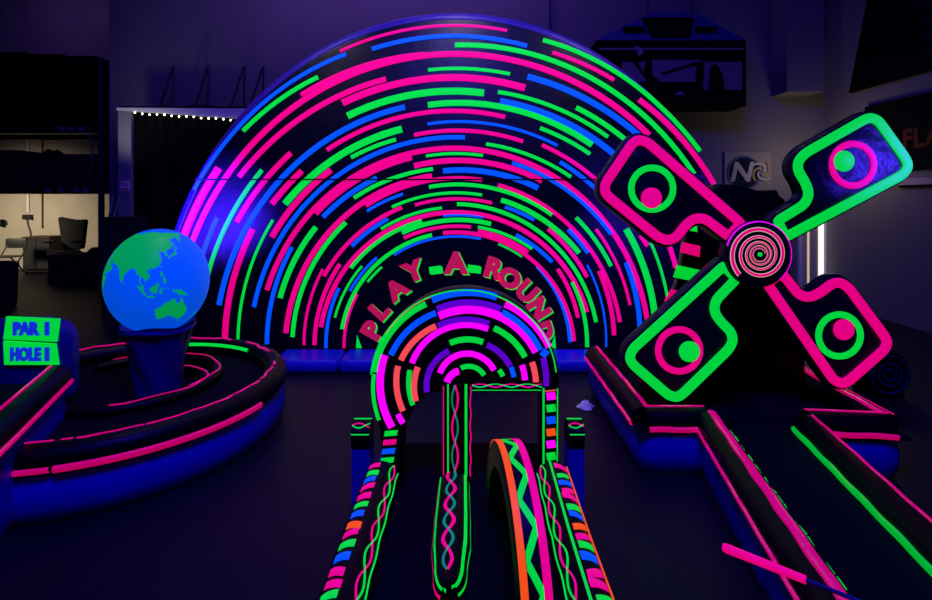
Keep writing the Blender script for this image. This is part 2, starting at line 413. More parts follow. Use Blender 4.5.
S = """B 4 194 190 346 54|G 4.5 243 131 318 77|P 6 182 275 649 135|P 5.5 239 177 386 79|P 8 219 168 184 236|G 4.5 262 170 207 278
P 5.5 291 153 237 222|B 5.5 219 305 405 107|P 4.5 327 150 505 117|G 7 285 204 402 129|G 4 351 157.5 396 139.5|P 6 272 204 302 171
P 6 272 237 331 170|B 4.5 254 307 465 137.5|P 5.2 267 290 647 319|P 4.5 316 214 412 158|G 3 426 156 483 155.5|P 5.5 414 166 542 181
G 4 354 198 433 169|P 5.5 286 333 432 176|P 4 366 206 482 180|B 5 323 217 377 178|B 5.5 443 171 538 188|G 4 429 187 552 215
G 3 392 207 482 195|P 3.2 415 205 492 203|G 4 457 204 596 322|G 5 501 200 579 253|B 3.5 505 207 534 220|B 3 367 211 403 194
P 4 324 276 402 207.5|B 4 352 246 388 219|G 3 381 229 442 208|P 4.6 321 327 587 312|B 2.5 443 216 483 217.5|G 4 351 268 422 221
G 4.5 402 233 491 224|G 3 478 227 532 249|P 3.5 404 238 471 227|P 4 478 231 528 252|P 4 443 233 574 341|G 4 342 329 432 235
B 2.5 394 255 481 239|G 2 498 244 522 257|B 4 516 235 552 262|B 4 537 266 570 342|P 4 548 229 587 277|P 4 557.5 269 578 317.5
G 4 572 282 587 347|B 4 568 229.5 588 253|G 4 576 217.5 611 266|P 3 596 229 630 305|P 4 498 185 620 322|P 4.5 599 271 614 335
B 2 587 265 606 347|B 4 512 163 611 234|P 4 542 145 600 183|B 4 560 162 600 193|G 4 540 128 590 154|G 6 428 105 592 145
B 6 500 101 615 155|G 4 498 92 608 137|G 5 576 107.5 627.5 141.5|B 6 527.5 76.5 638.5 135|P 7 342.5 103 525 88|G 7 347.5 116 484 93
G 3.5 428 70 510 74|P 4.5 301 95 425 54|G 5 455 45 694 174|B 4.5 372 49 527 46|P 3 340 51 507 30.5|P 4 552.5 52.5 614 80
G 4.5 543 40 700 151|P 5.5 639 99.5 714 184|B 5 626 262.5 640 330|G 6.5 626 229 655 318|P 4.5 640 235 647.5 246|G 3 650 241 668 300
P 5 664 232 676 268|B 5 217.5 217.5 203 254|B 6 190 298 186.5 338|P 6.2 253 229 225 342|G 3 273 220 238 344|B 4.5 292 247 267 344
G 5.5 316 227 280 298|G 4.5 346 222.5 292.5 337|P 2.8 323 269 304 345|P 4.2 340 264 314.5 345|B 3.5 339 288 326 348|G 2.5 362 266 335 317.5
B 3 350 291 377 257.5|G 2.5 382 267 367.5 282|P 3 357.5 294 344 348|G 3.5 486 144 571 177|B 3 427.5 124 557.5 145.5|P 4 414 135 523 141.5"""
KEY = {'P': 'pink', 'G': 'green', 'B': 'blue', 'M': 'magenta', 'R': 'red', 'U': 'purple', 'T': 'teal', 'O': 'orange'}
b = MB(); seen = 0
for i, row in enumerate(S.replace('\n', '|').split('|')):
    c, w, x1, y1, x2, y2 = row.split(); w, x1, y1, x2, y2 = map(float, (w, x1, y1, x2, y2))
    b1, b2 = b_solve(x1 - ACX, ACY - y1), b_solve(x2 - ACX, ACY - y2)
    def th(x, y, bb): return math.atan2((ACY - y) / bb, (x - ACX) / a_of(bb))
    t1, t2 = th(x1, y1, b1), th(x2, y2, b2)
    n = max(4, int(abs(t2 - t1) / .045) + 2); pts = []
    for j in range(n):
        q = j / (n - 1); bb = b1 + (b2 - b1) * q; tt = t1 + (t2 - t1) * q
        pts.append(A2(ACX + a_of(bb) * math.cos(tt), ACY - bb * math.sin(tt)))
    b.band(pts, w * ka, AY - .0005 * (i % 7), .004, KEY[c])
for sx in (359, 553):
    p = [A2(sx - 3, 348), A2(sx + 3, 348), A2(sx - 2 if sx < 400 else sx + 2, 335)]
    b.slab(p, AY - .005, AY, 'green', 0)
b.build('stripe_pattern', t)
b = MB()
for ch, px, py, rot, sz in (('P',373,331,60,26),('L',380,311,48,25),('A',397,290,37,24),('Y',414,272,22,25),('-',435,267,8,32),('A',456,264,0,28),('-',474,266,-7,32),('R',493,269,-16,26),('O',509,279,-30,25),('U',526,292,-44,25),('N',538,309,-58,24),('D',543,331,-72,22)):
    for key, dx, yy in (('green', 1.4, AY - .003), ('letter_pink', 0, AY - .011)):
        x0, z0 = A2(px + dx, py + dx * .8); ca, sa = math.cos(math.radians(rot)), math.sin(math.radians(rot))
        kk = 'green' if ch == '-' else key
        b.text(ch, sz * ka, kk, lambda c: Vector((x0 + c.x * 1.05 * ca - c.y * sa, yy - c.z, z0 + c.x * 1.05 * sa + c.y * ca)), .004, .020)
b.build('lettering', t, smooth=False)
b = MB()
def pontoon(x0, x1, y0, y1, h, key='blue_vinyl'):
    n = max(1, int((x1 - x0) / .55)); 
    for i in range(n):
        a = x0 + (x1 - x0) * i / n; c = x0 + (x1 - x0) * (i + 1) / n
        b.plan(rounded([(a, y0), (c, y0), (c, y1), (a, y1)], .06, 4), 0, h, key, bulge=.03)
pontoon(at(272, 350, 5).x, at(606, 350, 5).x, 4.95, 5.37, .13)
b.build('base_tube', t)

# ------------------------------------------------------------------ helpers for lanes
def path_frames(pts):
    P = [Vector(p) for p in pts]; L = [0]
    for a, c in zip(P, P[1:]): L.append(L[-1] + (c - a).length)
    def fr(s):
        s = min(max(s, 0), L[-1]); k = 0
        while k < len(P) - 2 and L[k + 1] < s: k += 1
        q = (s - L[k]) / max(1e-9, L[k + 1] - L[k]); p = P[k].lerp(P[k + 1], q)
        a = P[max(0, k - (1 if q < .5 else 0))]; c = P[min(len(P) - 1, k + (2 if q > .5 else 1))]
        tn = (c - a).normalized(); up = Vector((0, 0, 1)) if abs(tn.z) < .9 else Vector((0, -1, 0))
        sd = tn.cross(up).normalized(); return p, sd, sd.cross(tn).normalized()
    return fr, L[-1]
def on_tube(fr, s, ang, r, side):
    p, sd, up = fr(s); a = math.radians(ang)
    return p + r * (math.cos(a) * sd * side + math.sin(a) * up)
def tape(b, fr, s0, s1, ang, r, side, w, key, n=40, lift=.004):
    """a line of tape along a tube; ang may be a function of s"""
    rows = []
    for i in range(n):
        s = s0 + (s1 - s0) * i / (n - 1); a = ang(s) if callable(ang) else ang
        da = math.degrees(w / r / 2)
        rows.append([on_tube(fr, s, a - da, r - .001, side), on_tube(fr, s, a - da * .8, r + lift, side), on_tube(fr, s, a, r + lift * 1.3, side), on_tube(fr, s, a + da * .8, r + lift, side), on_tube(fr, s, a + da, r - .001, side)])
    b.grid(rows, key)
def patch(b, fr, s0, s1, a0, a1, r, side, key, skew=0.0, lift=.004):
    rows = []
    for i in range(4):
        s = s0 + (s1 - s0) * i / 3
        rows.append([on_tube(fr, s + skew * j / 4, a0 + (a1 - a0) * j / 4, r + (lift if 0 < i < 3 and 0 < j < 4 else lift * .4), side) for j in range(5)])
    b.grid(rows, key)

# ------------------------------------------------------------------ hole 1: the spiral round the globe
RC = (-2.52, 3.72); RR = 1.15
t = thing('spiral_golf_hole', (RC[0], RC[1], 0), 'round blue inflatable golf hole with black rails and pink piping, under the globe', 'mini golf hole', 'inflatable golf holes')
b = MB(); b.plan([(RC[0] + 1.13 * math.cos(2*PI*i/64), RC[1] + 1.13 * math.sin(2*PI*i/64)) for i in range(64)], 0, .27, 'blue_vinyl', bulge=.05); b.build('base', t)
b = MB(); b.lathe([(1.04, 0), (1.04, .012)], (RC[0], RC[1], .262), 'deck', 64); b.build('deck', t)
def arc(r, a0, a1, z, n=60, c=RC): return [Vector((c[0] + r * math.cos(math.radians(a0 + (a1 - a0) * i / (n - 1))), c[1] + r * math.sin(math.radians(a0 + (a1 - a0) * i / (n - 1))), z)) for i in range(n)]
RA0, RA1 = -80, 192
pth = arc(1.055, RA0, RA1, .325, 90); b = MB(); b.tube(pth, .085, 'black', 14); b.build('rail_tube', t)
fr, LL = path_frames(pth); dg = LL / (RA1 - RA0)
b = MB(); tape(b, fr, 0, 8 * dg, -18, .085, 1, .030, 'piping_pink', 10, .010); b.build('outer_piping', t)
b = MB(); tape(b, fr, 9 * dg, 68 * dg, -18, .085, 1, .036, 'piping_pink', 60, .014); b.build('outer_piping', t)
def wob(s): return 101 + 5 * math.sin(s * 17) + 3 * math.sin(s * 41)
for a, c in ((0, 7), (9, 12), (13, 30), (30.5, 60), (61, 75), (77, 92), (94, 99), (116, 140), (150, 180), (200, 262)):
    b = MB(); tape(b, fr, a * dg, c * dg, wob, .085, 1, .019, 'piping_pink', 40); b.build('inner_piping', t)
b = MB(); tape(b, fr, 133 * dg, 176 * dg, 152, .085, 1, .03, 'green', 30, .008); b.build('green_tape', t)
for nm, c, r, a0, a1, z in (('inner_ring', (-2.56, 3.92), .58, -95, 150, .30), ('inner_ring', (-2.33, 3.82), .33, -35, 120, .30)):
    pth2 = arc(r, a0, a1, z, 60, c); b = MB(); b.tube(pth2, .045, 'black', 10); o = b.build(nm, t)
    f2, L2 = path_frames(pth2); b = MB(); tape(b, f2, .1 * L2, .95 * L2, lambda s: 80 + 14 * math.sin(s * 15), 0.045, 1, .010, 'piping_pink', 60); b.build('piping', o)
# raised tee lane
W0, W1, W2 = Vector((-2.66, 3.40, 0)), Vector((-2.31, 2.58, 0)), Vector((-2.13, 2.15, 0))
tl = [(W0.x, W0.y), (W1.x, W1.y), (-2.30, 2.30), (-3.4, 2.0), (-3.75, 3.40)]
b = MB(); b.plan(rounded(tl, .05, 3), .0, .46, 'blue_vinyl', bulge=.03); b.build('tee_base', t)
b = MB()
wp = [Vector((-2.74, 3.40, .51)), Vector((-2.39, 2.58, .51)), Vector((-2.30, 2.36, .51))]
b.tube(wp, .085, 'black', 12); b.build('tee_rail', t)
fr, LL = path_frames(wp); b = MB(); tape(b, fr, 0, LL, -22, .085, -1, .034, 'piping_pink', 20, .012); b.build('tee_outer_piping', t)
b = MB(); tape(b, fr, 0, LL, 112, .085, -1, .022, 'piping_pink', 20, .008); b.build('tee_inner_piping', t)
b = MB(); b.plan([(-2.80, 3.38), (-2.45, 2.56), (-2.42, 2.34), (-3.35, 2.06), (-3.7, 3.38)], .455, .475, 'deck'); b.build('tee_deck', t)

# globe and pedestal
GC = Vector((-2.300, 3.80, 1.098)); GR = .386
t = thing('pedestal', (GC.x, GC.y, .27), 'wrinkled dark blue fabric pedestal standing under the globe', 'pedestal')
b = MB(); rows = []
for i in range(15):
    q = i / 14; z = .276 + q * (.785 - .276); r = .145 + .088 * q ** 1.2 + (.010 if i == 14 else 0)
    rows.append([Vector((GC.x + (r + .010 * math.sin(5 * a + 6 * q) + .006 * math.sin(11 * a - 9 * q)) * math.cos(a), GC.y + (r + .010 * math.sin(5 * a + 6 * q)) * math.sin(a), z + (.012 * math.sin(4 * a) if i == 14 else 0))) for a in [2*PI*j/40 for j in range(40)]])
b.grid(rows, 'navy', close_v=True); b.add(rows[0], [tuple(range(40))], 'navy'); 
lip = [Vector((GC.x + (p.x - GC.x) * .95, GC.y + (p.y - GC.y) * .95, .772)) for p in rows[-1]]
cup = [Vector((GC.x + (p.x - GC.x) * .42, GC.y + (p.y - GC.y) * .42, .700)) for p in rows[-1]]
b.grid([rows[-1], lip, cup], 'navy', close_v=True); b.add(cup, [tuple(range(40))], 'navy'); b.build('sleeve', t)
b = MB(); b.tube([Vector((GC.x + .236 * math.cos(a), GC.y + .236 * math.sin(a), .748 + .008 * math.sin(3 * a))) for a in [2*PI*j/40 for j in range(40)]], .016, 'navy', 8, closed=True); b.build('drawstring_hem', t)
LAND = [[(60,69),(70,73),(80,73),(100,77),(113,74),(130,71),(142,73),(160,70),(170,69),(180,68.5),(190,66),(180,64.5),(178,62.5),(170,60),(163,60),(163,56),(157,51),(155,57),(160,61),(155,59.5),(142,59),(137,54.5),(141,53),(140,48),(135,43.5),(131,42.5),(127.5,39.8),(129.3,37),(129,35.2),(126.4,34.5),(126.7,37.5),(125,38),(124.5,40),(121.5,39),(122,40.7),(118,39),(119,37.5),(122.5,37.3),(119.3,35),(121.8,31.5),(121.5,28.5),(118.5,24.5),(114,22.3),(110,21),(108,21.5),(105.8,19),(108.8,15.3),(109.3,12),(107,10.4),(105,8.7),(104.8,10.3),(102.5,12),(100.9,13.4),(100,12.5),(99.3,9.3),(100.5,7),(103.3,4.5),(104.2,1.4),(103.3,1.4),(101,3),(100.3,6),(98.5,8.2),(98.7,12),(97.6,16.3),(95.3,15.8),(94.3,18.5),(92,21.5),(90.5,22.5),(87,21),(85,19.3),(82,16.5),(80.2,15.5),(80.2,12.5),(79.8,10.3),(78,8.2),(76.3,9.8),(74.5,14),(73,18),(72.7,21),(70,21),(69,22.3),(67,24.8),(61.7,25.1),(57,26.5),(51.5,28),(50,30),(48,30),(50,27),(51.5,25.5),(54,24.2),(57,24),(59.8,22.4),(57.8,19),(55,17.2),(52,15.7),(48,14),(45,12.8),(43.3,13),(39,21),(35,29),(36,36),(30,36.5),(27,40.5),(36,41.5),(39,44),(30,46),(20,40),(10,45),(0,50),(10,55),(25,60),(20,65),(28,71),(40,67)],
[(33,28),(37,20),(43,12),(51,12),(48,5),(40,-4),(40,-15),(33,-25),(20,-34),(10,0),(10,30)],
[(114,-22),(113.5,-26),(115.5,-31.5),(115,-34.3),(118,-35),(123.5,-34),(129,-31.6),(131.5,-31.5),(135,-34.7),(137.8,-33),(138,-35.5),(140.5,-38),(144,-38.5),(147,-39),(150,-37.5),(152.5,-32.5),(153.5,-28),(151,-24),(148,-20.3),(146,-19),(145.3,-15),(143.5,-14),(142.3,-10.8),(141.5,-13.5),(140.8,-17.5),(138,-16.7),(135.5,-15),(136.8,-12.2),(133,-11.5),(130.5,-12.5),(129,-15),(126,-14),(123.5,-17),(122,-18.2),(118,-20.3)],
[(145,-41),(148,-41),(147.5,-43.5),(146,-43.5)],[(173,-34.5),(178,-37.7),(175,-41.5),(173,-39.5)],[(172.5,-40.5),(174,-42),(171,-45),(167,-46.5),(168,-44)],
[(131,-.8),(134.5,-.8),(135,-3.3),(138,-1.7),(141,-2.6),(146,-6),(150.5,-10.5),(147.5,-10),(143.5,-8.5),(141,-9),(138.5,-8.3),(138,-5.5),(133,-4),(132.7,-2.8)],
[(109,1.5),(111.3,2.6),(114,4.6),(116.8,7),(119,5.2),(117.7,3.5),(118,1),(116.3,-3.5),(114.5,-4),(111.5,-3.2),(110,-1.5)],
[(95.3,5.6),(98,5),(101,2.6),(104.5,-1.5),(106.3,-3.3),(105.8,-5.8),(104,-5.5),(101,-2.5),(98.7,1)],[(105.3,-6.3),(108.5,-6.2),(111,-6.2),(114.4,-7.3),(114.3,-8.7),(108.5,-8)],
[(119.5,-5.5),(120.5,-5.5),(120.8,-3),(122.5,-4.6),(121.8,-1.8),(123.3,-.9),(120.8,-.4),(120.5,.4),(124.8,1.5),(124.5,.2),(120,1.2),(119,-3.3)],
[(120.1,16),(120.6,18.5),(122.4,18.3),(121.8,15.5),(124,12.7),(120.6,13.6)],[(122,7),(123.5,9),(125.8,9.9),(126.6,7),(125.4,5.5)],[(122.5,11.5),(125.2,12.3),(125,10.2),(122.8,9.6)],
[(120,23),(121.7,25.3),(121.1,22)],[(108.6,19.5),(111,20),(109.8,18.3)],[(131,34),(133,35.5),(136.5,36.8),(139,38.5),(140.2,41.2),(142.2,39.5),(141,35.6),(138,34.5),(135.7,33.4)],[(129.8,33.5),(131.9,33.3),(131.2,31),(130,31.3)],[(140,42),(141.6,45.4),(145.3,43.5),(143,42)],[(142,46.5),(142.3,54),(143.8,50)],[(79.8,9.5),(81.9,7),(80.3,6)],[(125,-9.5),(127,-8.5),(123.5,-10.3)],[(127.5,2),(128.6,1),(128,-.8)],[(128,-3),(130.8,-3.1),(130,-3.7)]]
def inland(x, y):
    for pl in LAND:
        c = False; j = len(pl) - 1
        for i in range(len(pl)):
            (xi, yi), (xj, yj) = pl[i], pl[j]
            if (yi > y) != (yj > y) and x < (xj - xi) * (y - yi) / (yj - yi) + xi: c = not c
            j = i
        if c: return True
    return False
to_cam = (Vector((0, 0, EYE)) - GC).normalized()
lon0, lat0 = math.radians(118), math.radians(10)
lonc = math.atan2(to_cam.y, to_cam.x); latc = math.asin(to_cam.z)
right = Vector((-math.sin(lonc), math.cos(lonc), 0)); Rt = Matrix.Rotation(-(latc - lat0), 3, right)
NU, NV = 300, 150; vs = []; fs = []; ks = []
for i in range(NV + 1):
    la = -PI / 2 + PI * i / NV
    for j in range(NU):
        lo_ = 2 * PI * j / NU; a = lo_ - lon0 + lonc
        q = Rt @ Vector((math.cos(la) * math.cos(a), math.cos(la) * math.sin(a), math.sin(la))); vs.append(GC + GR * Vector((q.x * .89, q.y * .89, q.z)))
g = MB(); g.mi('ocean'); g.mi('land'); g.v = vs
for i in range(NV):
    for j in range(NU):
        g.f.append([i * NU + j, i * NU + (j + 1) % NU, (i + 1) * NU + (j + 1) % NU, (i + 1) * NU + j])
        lo_ = 360 * (j + .5) / NU; la = -90 + 180 * (i + .5) / NV
        g.m.append(1 if inland(lo_, la) or inland(lo_ - 360, la) else 0)
t = g.build('globe'); tag(t, 'glowing blue inflatable globe with green continents, resting on a pedestal', 'globe')

# tee sign
sy = 3.52
t = thing('tee_sign', (-3.06, sy, .47), 'dark rounded inflatable sign board with glowing green plates reading PAR and HOLE', 'sign')
sp = rounded([(-3.44, .30), (-2.78, .30), (-2.78, .865), (-3.44, .865)], [.02, .05, .20, .20], 8)
b = MB(); b.slab(sp, sy, sy + .16, 'navy', .04); b.build('back_board', t)
ks_ = (sy - .02) / F
def PS(px, py, y=0): return Vector(((px - CX) * ks_, sy - y, EYE - (py - HY) * ks_))
for nm, c4, txt, ty in (('par_plate', [(6,316.5),(59,319),(56,342),(3,339.5)], 'PAR', 329), ('hole_plate', [(3,341),(55,344),(58,365),(4,365)], 'HOLE', 354.5)):
    cur = []
    for i in range(4):
        a = Vector(c4[i]); c = Vector(c4[(i + 1) % 4])
        for j in range(6): 
            p = a.lerp(c, j / 6); cur.append((p.x, p.y))
    pl = [(PS(x, y).x, PS(x, y).z) for x, y in cur]
    b = MB(); b.slab(pl, sy - .022, sy - .002, 'green', .004); o = b.build(nm, t)
    b = MB()
    for tx, cxp, fx in ((txt, 26.5, .70 if len(txt) > 3 else .82), ('1', 48, 1.1)):
        p = PS(cxp, ty); b.text(tx, 17 * ks_, 'ink', lambda c: Vector((p.x + c.x * fx, sy - .028 - c.z, p.z + c.y)), .006, .007)
    b.build('lettering', o, smooth=False)

# ------------------------------------------------------------------ hole 2: the twin lane with the striped jukebox arch
t = hole2 = thing('twin_lane_golf_hole', (0, 2.2, 0), 'black twin lane golf hole with rails of coloured blocks, before the small striped arch', 'mini golf hole', 'inflatable golf holes')
DZ = .25
b = MB(); b.plan(rounded([(-.50, 1.25), (.50, 1.25), (.53, 3.05), (-.52, 3.05)], .05, 4), 0, .24, 'blue_vinyl', bulge=.03); b.build('base', t)
b = MB(); b.plan([(-.44, 1.25), (.44, 1.25), (.46, 3.03), (-.45, 3.03)], .235, DZ, 'deck'); b.build('deck', t)
CYC = ['pink', 'blue', 'green', 'pink', 'orange', 'blue', 'green', 'pink']
for side, pts in ((-1, [(-.425, 1.25, .32), (-.425, 2.0, .32), (-.42, 2.53, .32)]), (1, [(.425, 1.25, .32), (.425, 2.0, .32), (.435, 2.53, .32)])):
    pts = resample(pts, 30); R_ = .082
    b = MB(); b.tube(pts, R_, 'black', 16); rail = b.build('rail_tube', t)
    fr, LL = path_frames(pts); b = MB(); s = .02; i = 0
    sd = side
    while s < LL - .05:
        ln = .036 + .012 * random.random()
        patch(b, fr, s, s + ln, 46 + 4 * random.random(), 90 + 5 * random.random(), R_, sd, CYC[i % 8], skew=.02 * random.uniform(-1, 1) - .01)
        s += ln + .022; i += 1
    b.build('block_pattern', rail)
    b = MB()
    if side > 0: tape(b, fr, 0, LL, 38, R_, sd, .006, 'orange', 40); tape(b, fr, 0, LL, 103, R_, sd, .011, 'green', 40)
    tape(b, fr, 0, LL, lambda s: 138 + 11 * math.sin(s * 22), R_, sd, .007, 'pink', 160)
    tape(b, fr, 0, LL, lambda s: 138 - 11 * math.sin(s * 22), R_, sd, .007, 'green', 160)
    tape(b, fr, 0, LL, lambda s: 166 + 3 * math.sin(s * 30), R_, sd, .005, 'green', 60)
    b.build('braid_pattern', rail)
# divider with a pointed end
dvp = [(-.062, 2.53), (-.062, 2.2), (-.062, 2.05), (-.060, 1.93), (-.058, 1.80)]
hw = [.078, .082, .080, .066, .012]
top_z = .345
b = MB(); rows = []
dp = resample([Vector((x, y, 0)) for x, y in dvp], 40)
def hw_at(y):
    ys = [p[1] for p in dvp]
    for k_ in range(4):
        if ys[k_] >= y >= ys[k_ + 1]:
            q = (ys[k_] - y) / (ys[k_] - ys[k_ + 1]); q = q if k_ < 3 else 1 - math.sqrt(max(0, 1 - q * q)); return hw[k_] + (hw[k_ + 1] - hw[k_]) * q
    return hw[-1]
def dv(y, q, lift=0):                 # q from -1 to 1 across the divider
    h = hw_at(y); x = -.06 + h * (1.0 if abs(q) > 1 else math.sin(q * PI / 2)) * (1 if q > 0 or abs(q) <= 1 else -1)
    return Vector((x, y, DZ + (top_z - DZ) * max(0.0, math.cos(q * PI / 2)) ** .6 + lift))
qs = [-1 + 2 * i / 16 for i in range(17)]
ysd = [1.80 + (2.53 - 1.80) * (i / 50) ** 1.2 for i in range(51)]
b.grid([[dv(y, q) for q in qs] for y in ysd], 'black'); b.add([dv(2.53, q) for q in qs], [tuple(range(17))], 'black'); b.add([dv(1.80, q) for q in qs], [tuple(range(17))], 'black')
div = b.build('divider', t)
b = MB()
def dline(y0, y1, qf, dq, key, n=90):
    rows = []
    for i in range(n):
        y = y0 + (y1 - y0) * i / (n - 1); q = qf(y)
        rows.append([dv(y, q - dq, .001), dv(y, q - dq * .5, .005), dv(y, q + dq * .5, .005), dv(y, q + dq, .001)])
    b.grid(rows, key)
dline(1.80, 2.53, lambda y: -.66, .06, 'green'); dline(1.80, 2.53, lambda y: .52, .08, 'green')
dline(1.81, 2.53, lambda y: -.90 + .02 * math.sin(y * 40), .035, 'pink'); dline(1.81, 2.53, lambda y: .86 + .02 * math.sin(y * 31), .035, 'green')
dline(1.86, 2.53, lambda y: -.10 + .17 * math.sin(y * 27), .065, 'pink', 140); dline(1.86, 2.53, lambda y: -.10 - .17 * math.sin(y * 27), .055, 'teal', 140)
b.build('braid_pattern', div)
# low cross tubes beside the arch's feet
for x0, x1, nm in ((-.60, -.505, 'cross_tube'), (.54, .62, 'cross_tube')):
    b = MB(); pts = [Vector((x0, 2.72, .45)), Vector((x1, 2.72, .45))]; b.tube(pts, .075, 'black', 12); b.box((x0, 2.66, 0), (x1, 2.80, .39), 'blue_vinyl')
    o = b.build(nm, t); b = MB()
    fr, LL = path_frames(pts)
    for a, key, am in ((20, 'green', 0), (55, 'pink', 10), (55, 'green', -10), (95, 'green', 0)):
        tape(b, fr, 0, LL, (lambda s, a=a, am=am: a + am * math.sin(s * 45)), .075, 1, .006, key, 30)
    b.build('braid_pattern', o)

# the jukebox arch
JY = 2.56; kj = JY / F; JX, JZ = 466.0, 383.0
def J2(px, py): return ((px - CX) * kj, EYE - (py - HY) * kj)
t = juke = thing('jukebox_arch', (J2(463, 383)[0], JY + .2, DZ), 'small half round arch with broad magenta and blue stripes, heading the twin lane', 'inflatable arch')
po = [J2(466 + 93.5 * math.cos(PI * i / 48), 383 - 94 * math.sin(PI * i / 48)) for i in range(49)]
zb_ = DZ + .004
def jx(px): return J2(px, 0)[0]
def jz(py): return J2(0, py)[1]
poly = [(jx(541), zb_), (jx(557.5), zb_)] + po + [(jx(373), jz(405)), (jx(380), jz(430)), (jx(383), zb_), (jx(402), zb_), (jx(404), jz(428)), (jx(417), jz(404)), (jx(428), jz(394)), (jx(444), jz(391)), (jx(444), zb_), (jx(471), zb_), (jx(471), jz(391)), (jx(541), jz(391))]
b = MB(); b.slab(poly, JY, JY + .14, 'black', .006); b.build('body', t)
JS = """G 6 426 304 374 372|G 4 374 374 379 420|B 7 432 300 497 297|M 6.5 505 304 549 347|B 7 547 350 542 356|B 6 436 313 391 355|U 6 437 309 501 309|M 8 439 316 536 352
B 6 502 312 540 350|R 6 436 326 401 360|U 6 438 326 489 324|M 6 412 363 488 329|G 6 494 328 525 357|U 6 449 351 427 392|G 6 450 343 483 342
U 6 487 345 510 366|B 5 511 367 514 377|M 6 440 373 494 370|G 5 461 368 484 375|M 7 459 371 447 382|G 5 499 370 503 376|M 6 522 365 525 380
R 6 532 362 536 382|U 6 543 358 546 386|M 7.5 385 355 392 427|R 6 398 366 403 411|G 5 410 370 413 405|R 6 418 367 416 401|M 6 398 414 403 423|G 1.5 556 372 371 374|P 1 545 338 386 334"""
b = MB()
for i, row in enumerate(JS.replace('\n', '|').split('|')):
    c, w, x1, y1, x2, y2 = row.split(); w, x1, y1, x2, y2 = map(float, (w, x1, y1, x2, y2))
    r1, r2 = math.hypot(x1 - JX, JZ - y1), math.hypot(x2 - JX, JZ - y2)
    t1, t2 = math.atan2(JZ - y1, x1 - JX), math.atan2(JZ - y2, x2 - JX)
    if t1 < -PI / 2: t1 += 2 * PI
    if t2 < -PI / 2: t2 += 2 * PI
    n = max(4, int(abs(t2 - t1) / .06) + 2)
    pts = [J2(JX + (r1 + (r2 - r1) * j / (n-1)) * math.cos(t1 + (t2 - t1) * j / (n-1)), JZ - (r1 + (r2 - r1) * j / (n-1)) * math.sin(t1 + (t2 - t1) * j / (n-1))) for j in range(n)]
    b.band(pts, w * kj, JY - .0006 * (i % 5), .003, KEY[c])
b.build('stripe_pattern', t)
b = MB(); b.tube([Vector((x, JY + .01, z)) for x, z in [J2(466 + 92.5 * math.cos(PI * i / 60 - .05), 383 - 92.5 * math.sin(PI * i / 60 - .05)) for i in range(63)]], .005, 'green', 6, up=Vector((0, 1, 0))); b.build('edge_piping', t)
# posts and crossbar drawings
b = MB()
def vline(px0, px1, y0, y1, w, key, am=0, fq=0, ph=0, n=40):
    pts = []
    for i in range(n):
        q = i / (n - 1); y = y0 + (y1 - y0) * q
        pts.append(J2(px0 + (px1 - px0) * q + am * math.sin(fq * q * 2 * PI + ph), y))
    b.band(pts, w * kj, JY - .002, .003, key)
vline(448, 448, 384, 476, 1.6, 'green'); vline(443.5, 443.5, 386, 476, 1, 'pink'); vline(466, 466, 384, 476, 2.6, 'green'); vline(470.5, 470.5, 386, 476, 1.2, 'pink', .5, 4)
vline(455, 455, 385, 476, 2, 'pink', 3, 1.6, 0); vline(455, 455, 385, 476, 1.8, 'teal', 3, 1.6, PI)
b.build('braid_pattern', t)
b = MB()
for i, c in enumerate(['magenta', 'green', 'blue', 'orange', 'magenta', 'green', 'blue']):
    y0 = 392 + i * 12; p = [J2(546, y0 + 1), J2(555, y0), J2(556, y0 + 7), J2(547, y0 + 8)]
    b.slab(p, JY - .005, JY, c, 0)
vline(543.5, 543.5, 388, 476, 2, 'green'); vline(557.5, 557, 388, 476, 1.2, 'green'); vline(545, 556, 391, 390, 1.2, 'red')
b.build('block_pattern', t); b = MB()
for i, c in enumerate(['green', 'pink', 'blue', 'green']):
    y0 = 430 + i * 9; p = [J2(385 - i * 1.2, y0 + 1), J2(398 - i * 1.2, y0), J2(397 - i * 1.2, y0 + 5), J2(384 - i * 1.2, y0 + 6)]
    b.slab(p, JY - .005, JY, c, 0)
b.build('block_pattern', t)
b = MB()
bar = [Vector((jx(472), JY - .022, jz(386.5))), Vector((jx(541), JY - .022, jz(386.5)))]
b.tube(bar, .020, 'black', 10); cb = b.build('crossbar', t); fr, LL = path_frames(bar); b = MB()
tape(b, fr, 0, LL, lambda s: 60 + 28 * math.sin(s * 40), .020, 1, .006, 'pink', 60, .002); tape(b, fr, 0, LL, lambda s: 60 - 28 * math.sin(s * 40), .020, 1, .006, 'green', 60, .002)
tape(b, fr, 0, LL * .98, -8, .020, 1, .004, 'green', 20, .002); b.build('braid_pattern', cb)

# hoop standing in the lane
HC0, HC1 = Vector((.098, 2.42, DZ + .012)), Vector((.172, 1.60, DZ + .012))
hc = (HC0 + HC1) / 2; hd = (HC1 - HC0).normalized(); hn = Vector((-hd.y, hd.x, 0)).normalized()
if hn.x < 0: hn = -hn
RO = (HC1 - HC0).length / 2 + .03
t = thing('hoop_obstacle', hc, 'black half hoop with neon zigzag tread, standing in the twin lane', 'golf obstacle')
TW = .108
def HP(a, r, w): return hc + r * math.cos(a) * hd + Vector((0, 0, r * math.sin(a) * 1.0)) + hn * w
b = MB(); n = 49; rows = []
for i in range(n):
    a = PI * i / (n - 1)
    rows.append([HP(a, r, w) for r, w in ((RO, .004), (RO, TW - .004), (RO - .006, TW), (RO - .10, TW), (RO - .106, TW - .01), (RO - .106, .01), (RO - .10, 0), (RO - .006, 0))])
b.grid(rows, 'panel', close_v=True); b.add(rows[0], [tuple(range(8))], 'panel'); b.add(rows[-1], [tuple(range(8))], 'panel')
b.build('ring', t)
b = MB()
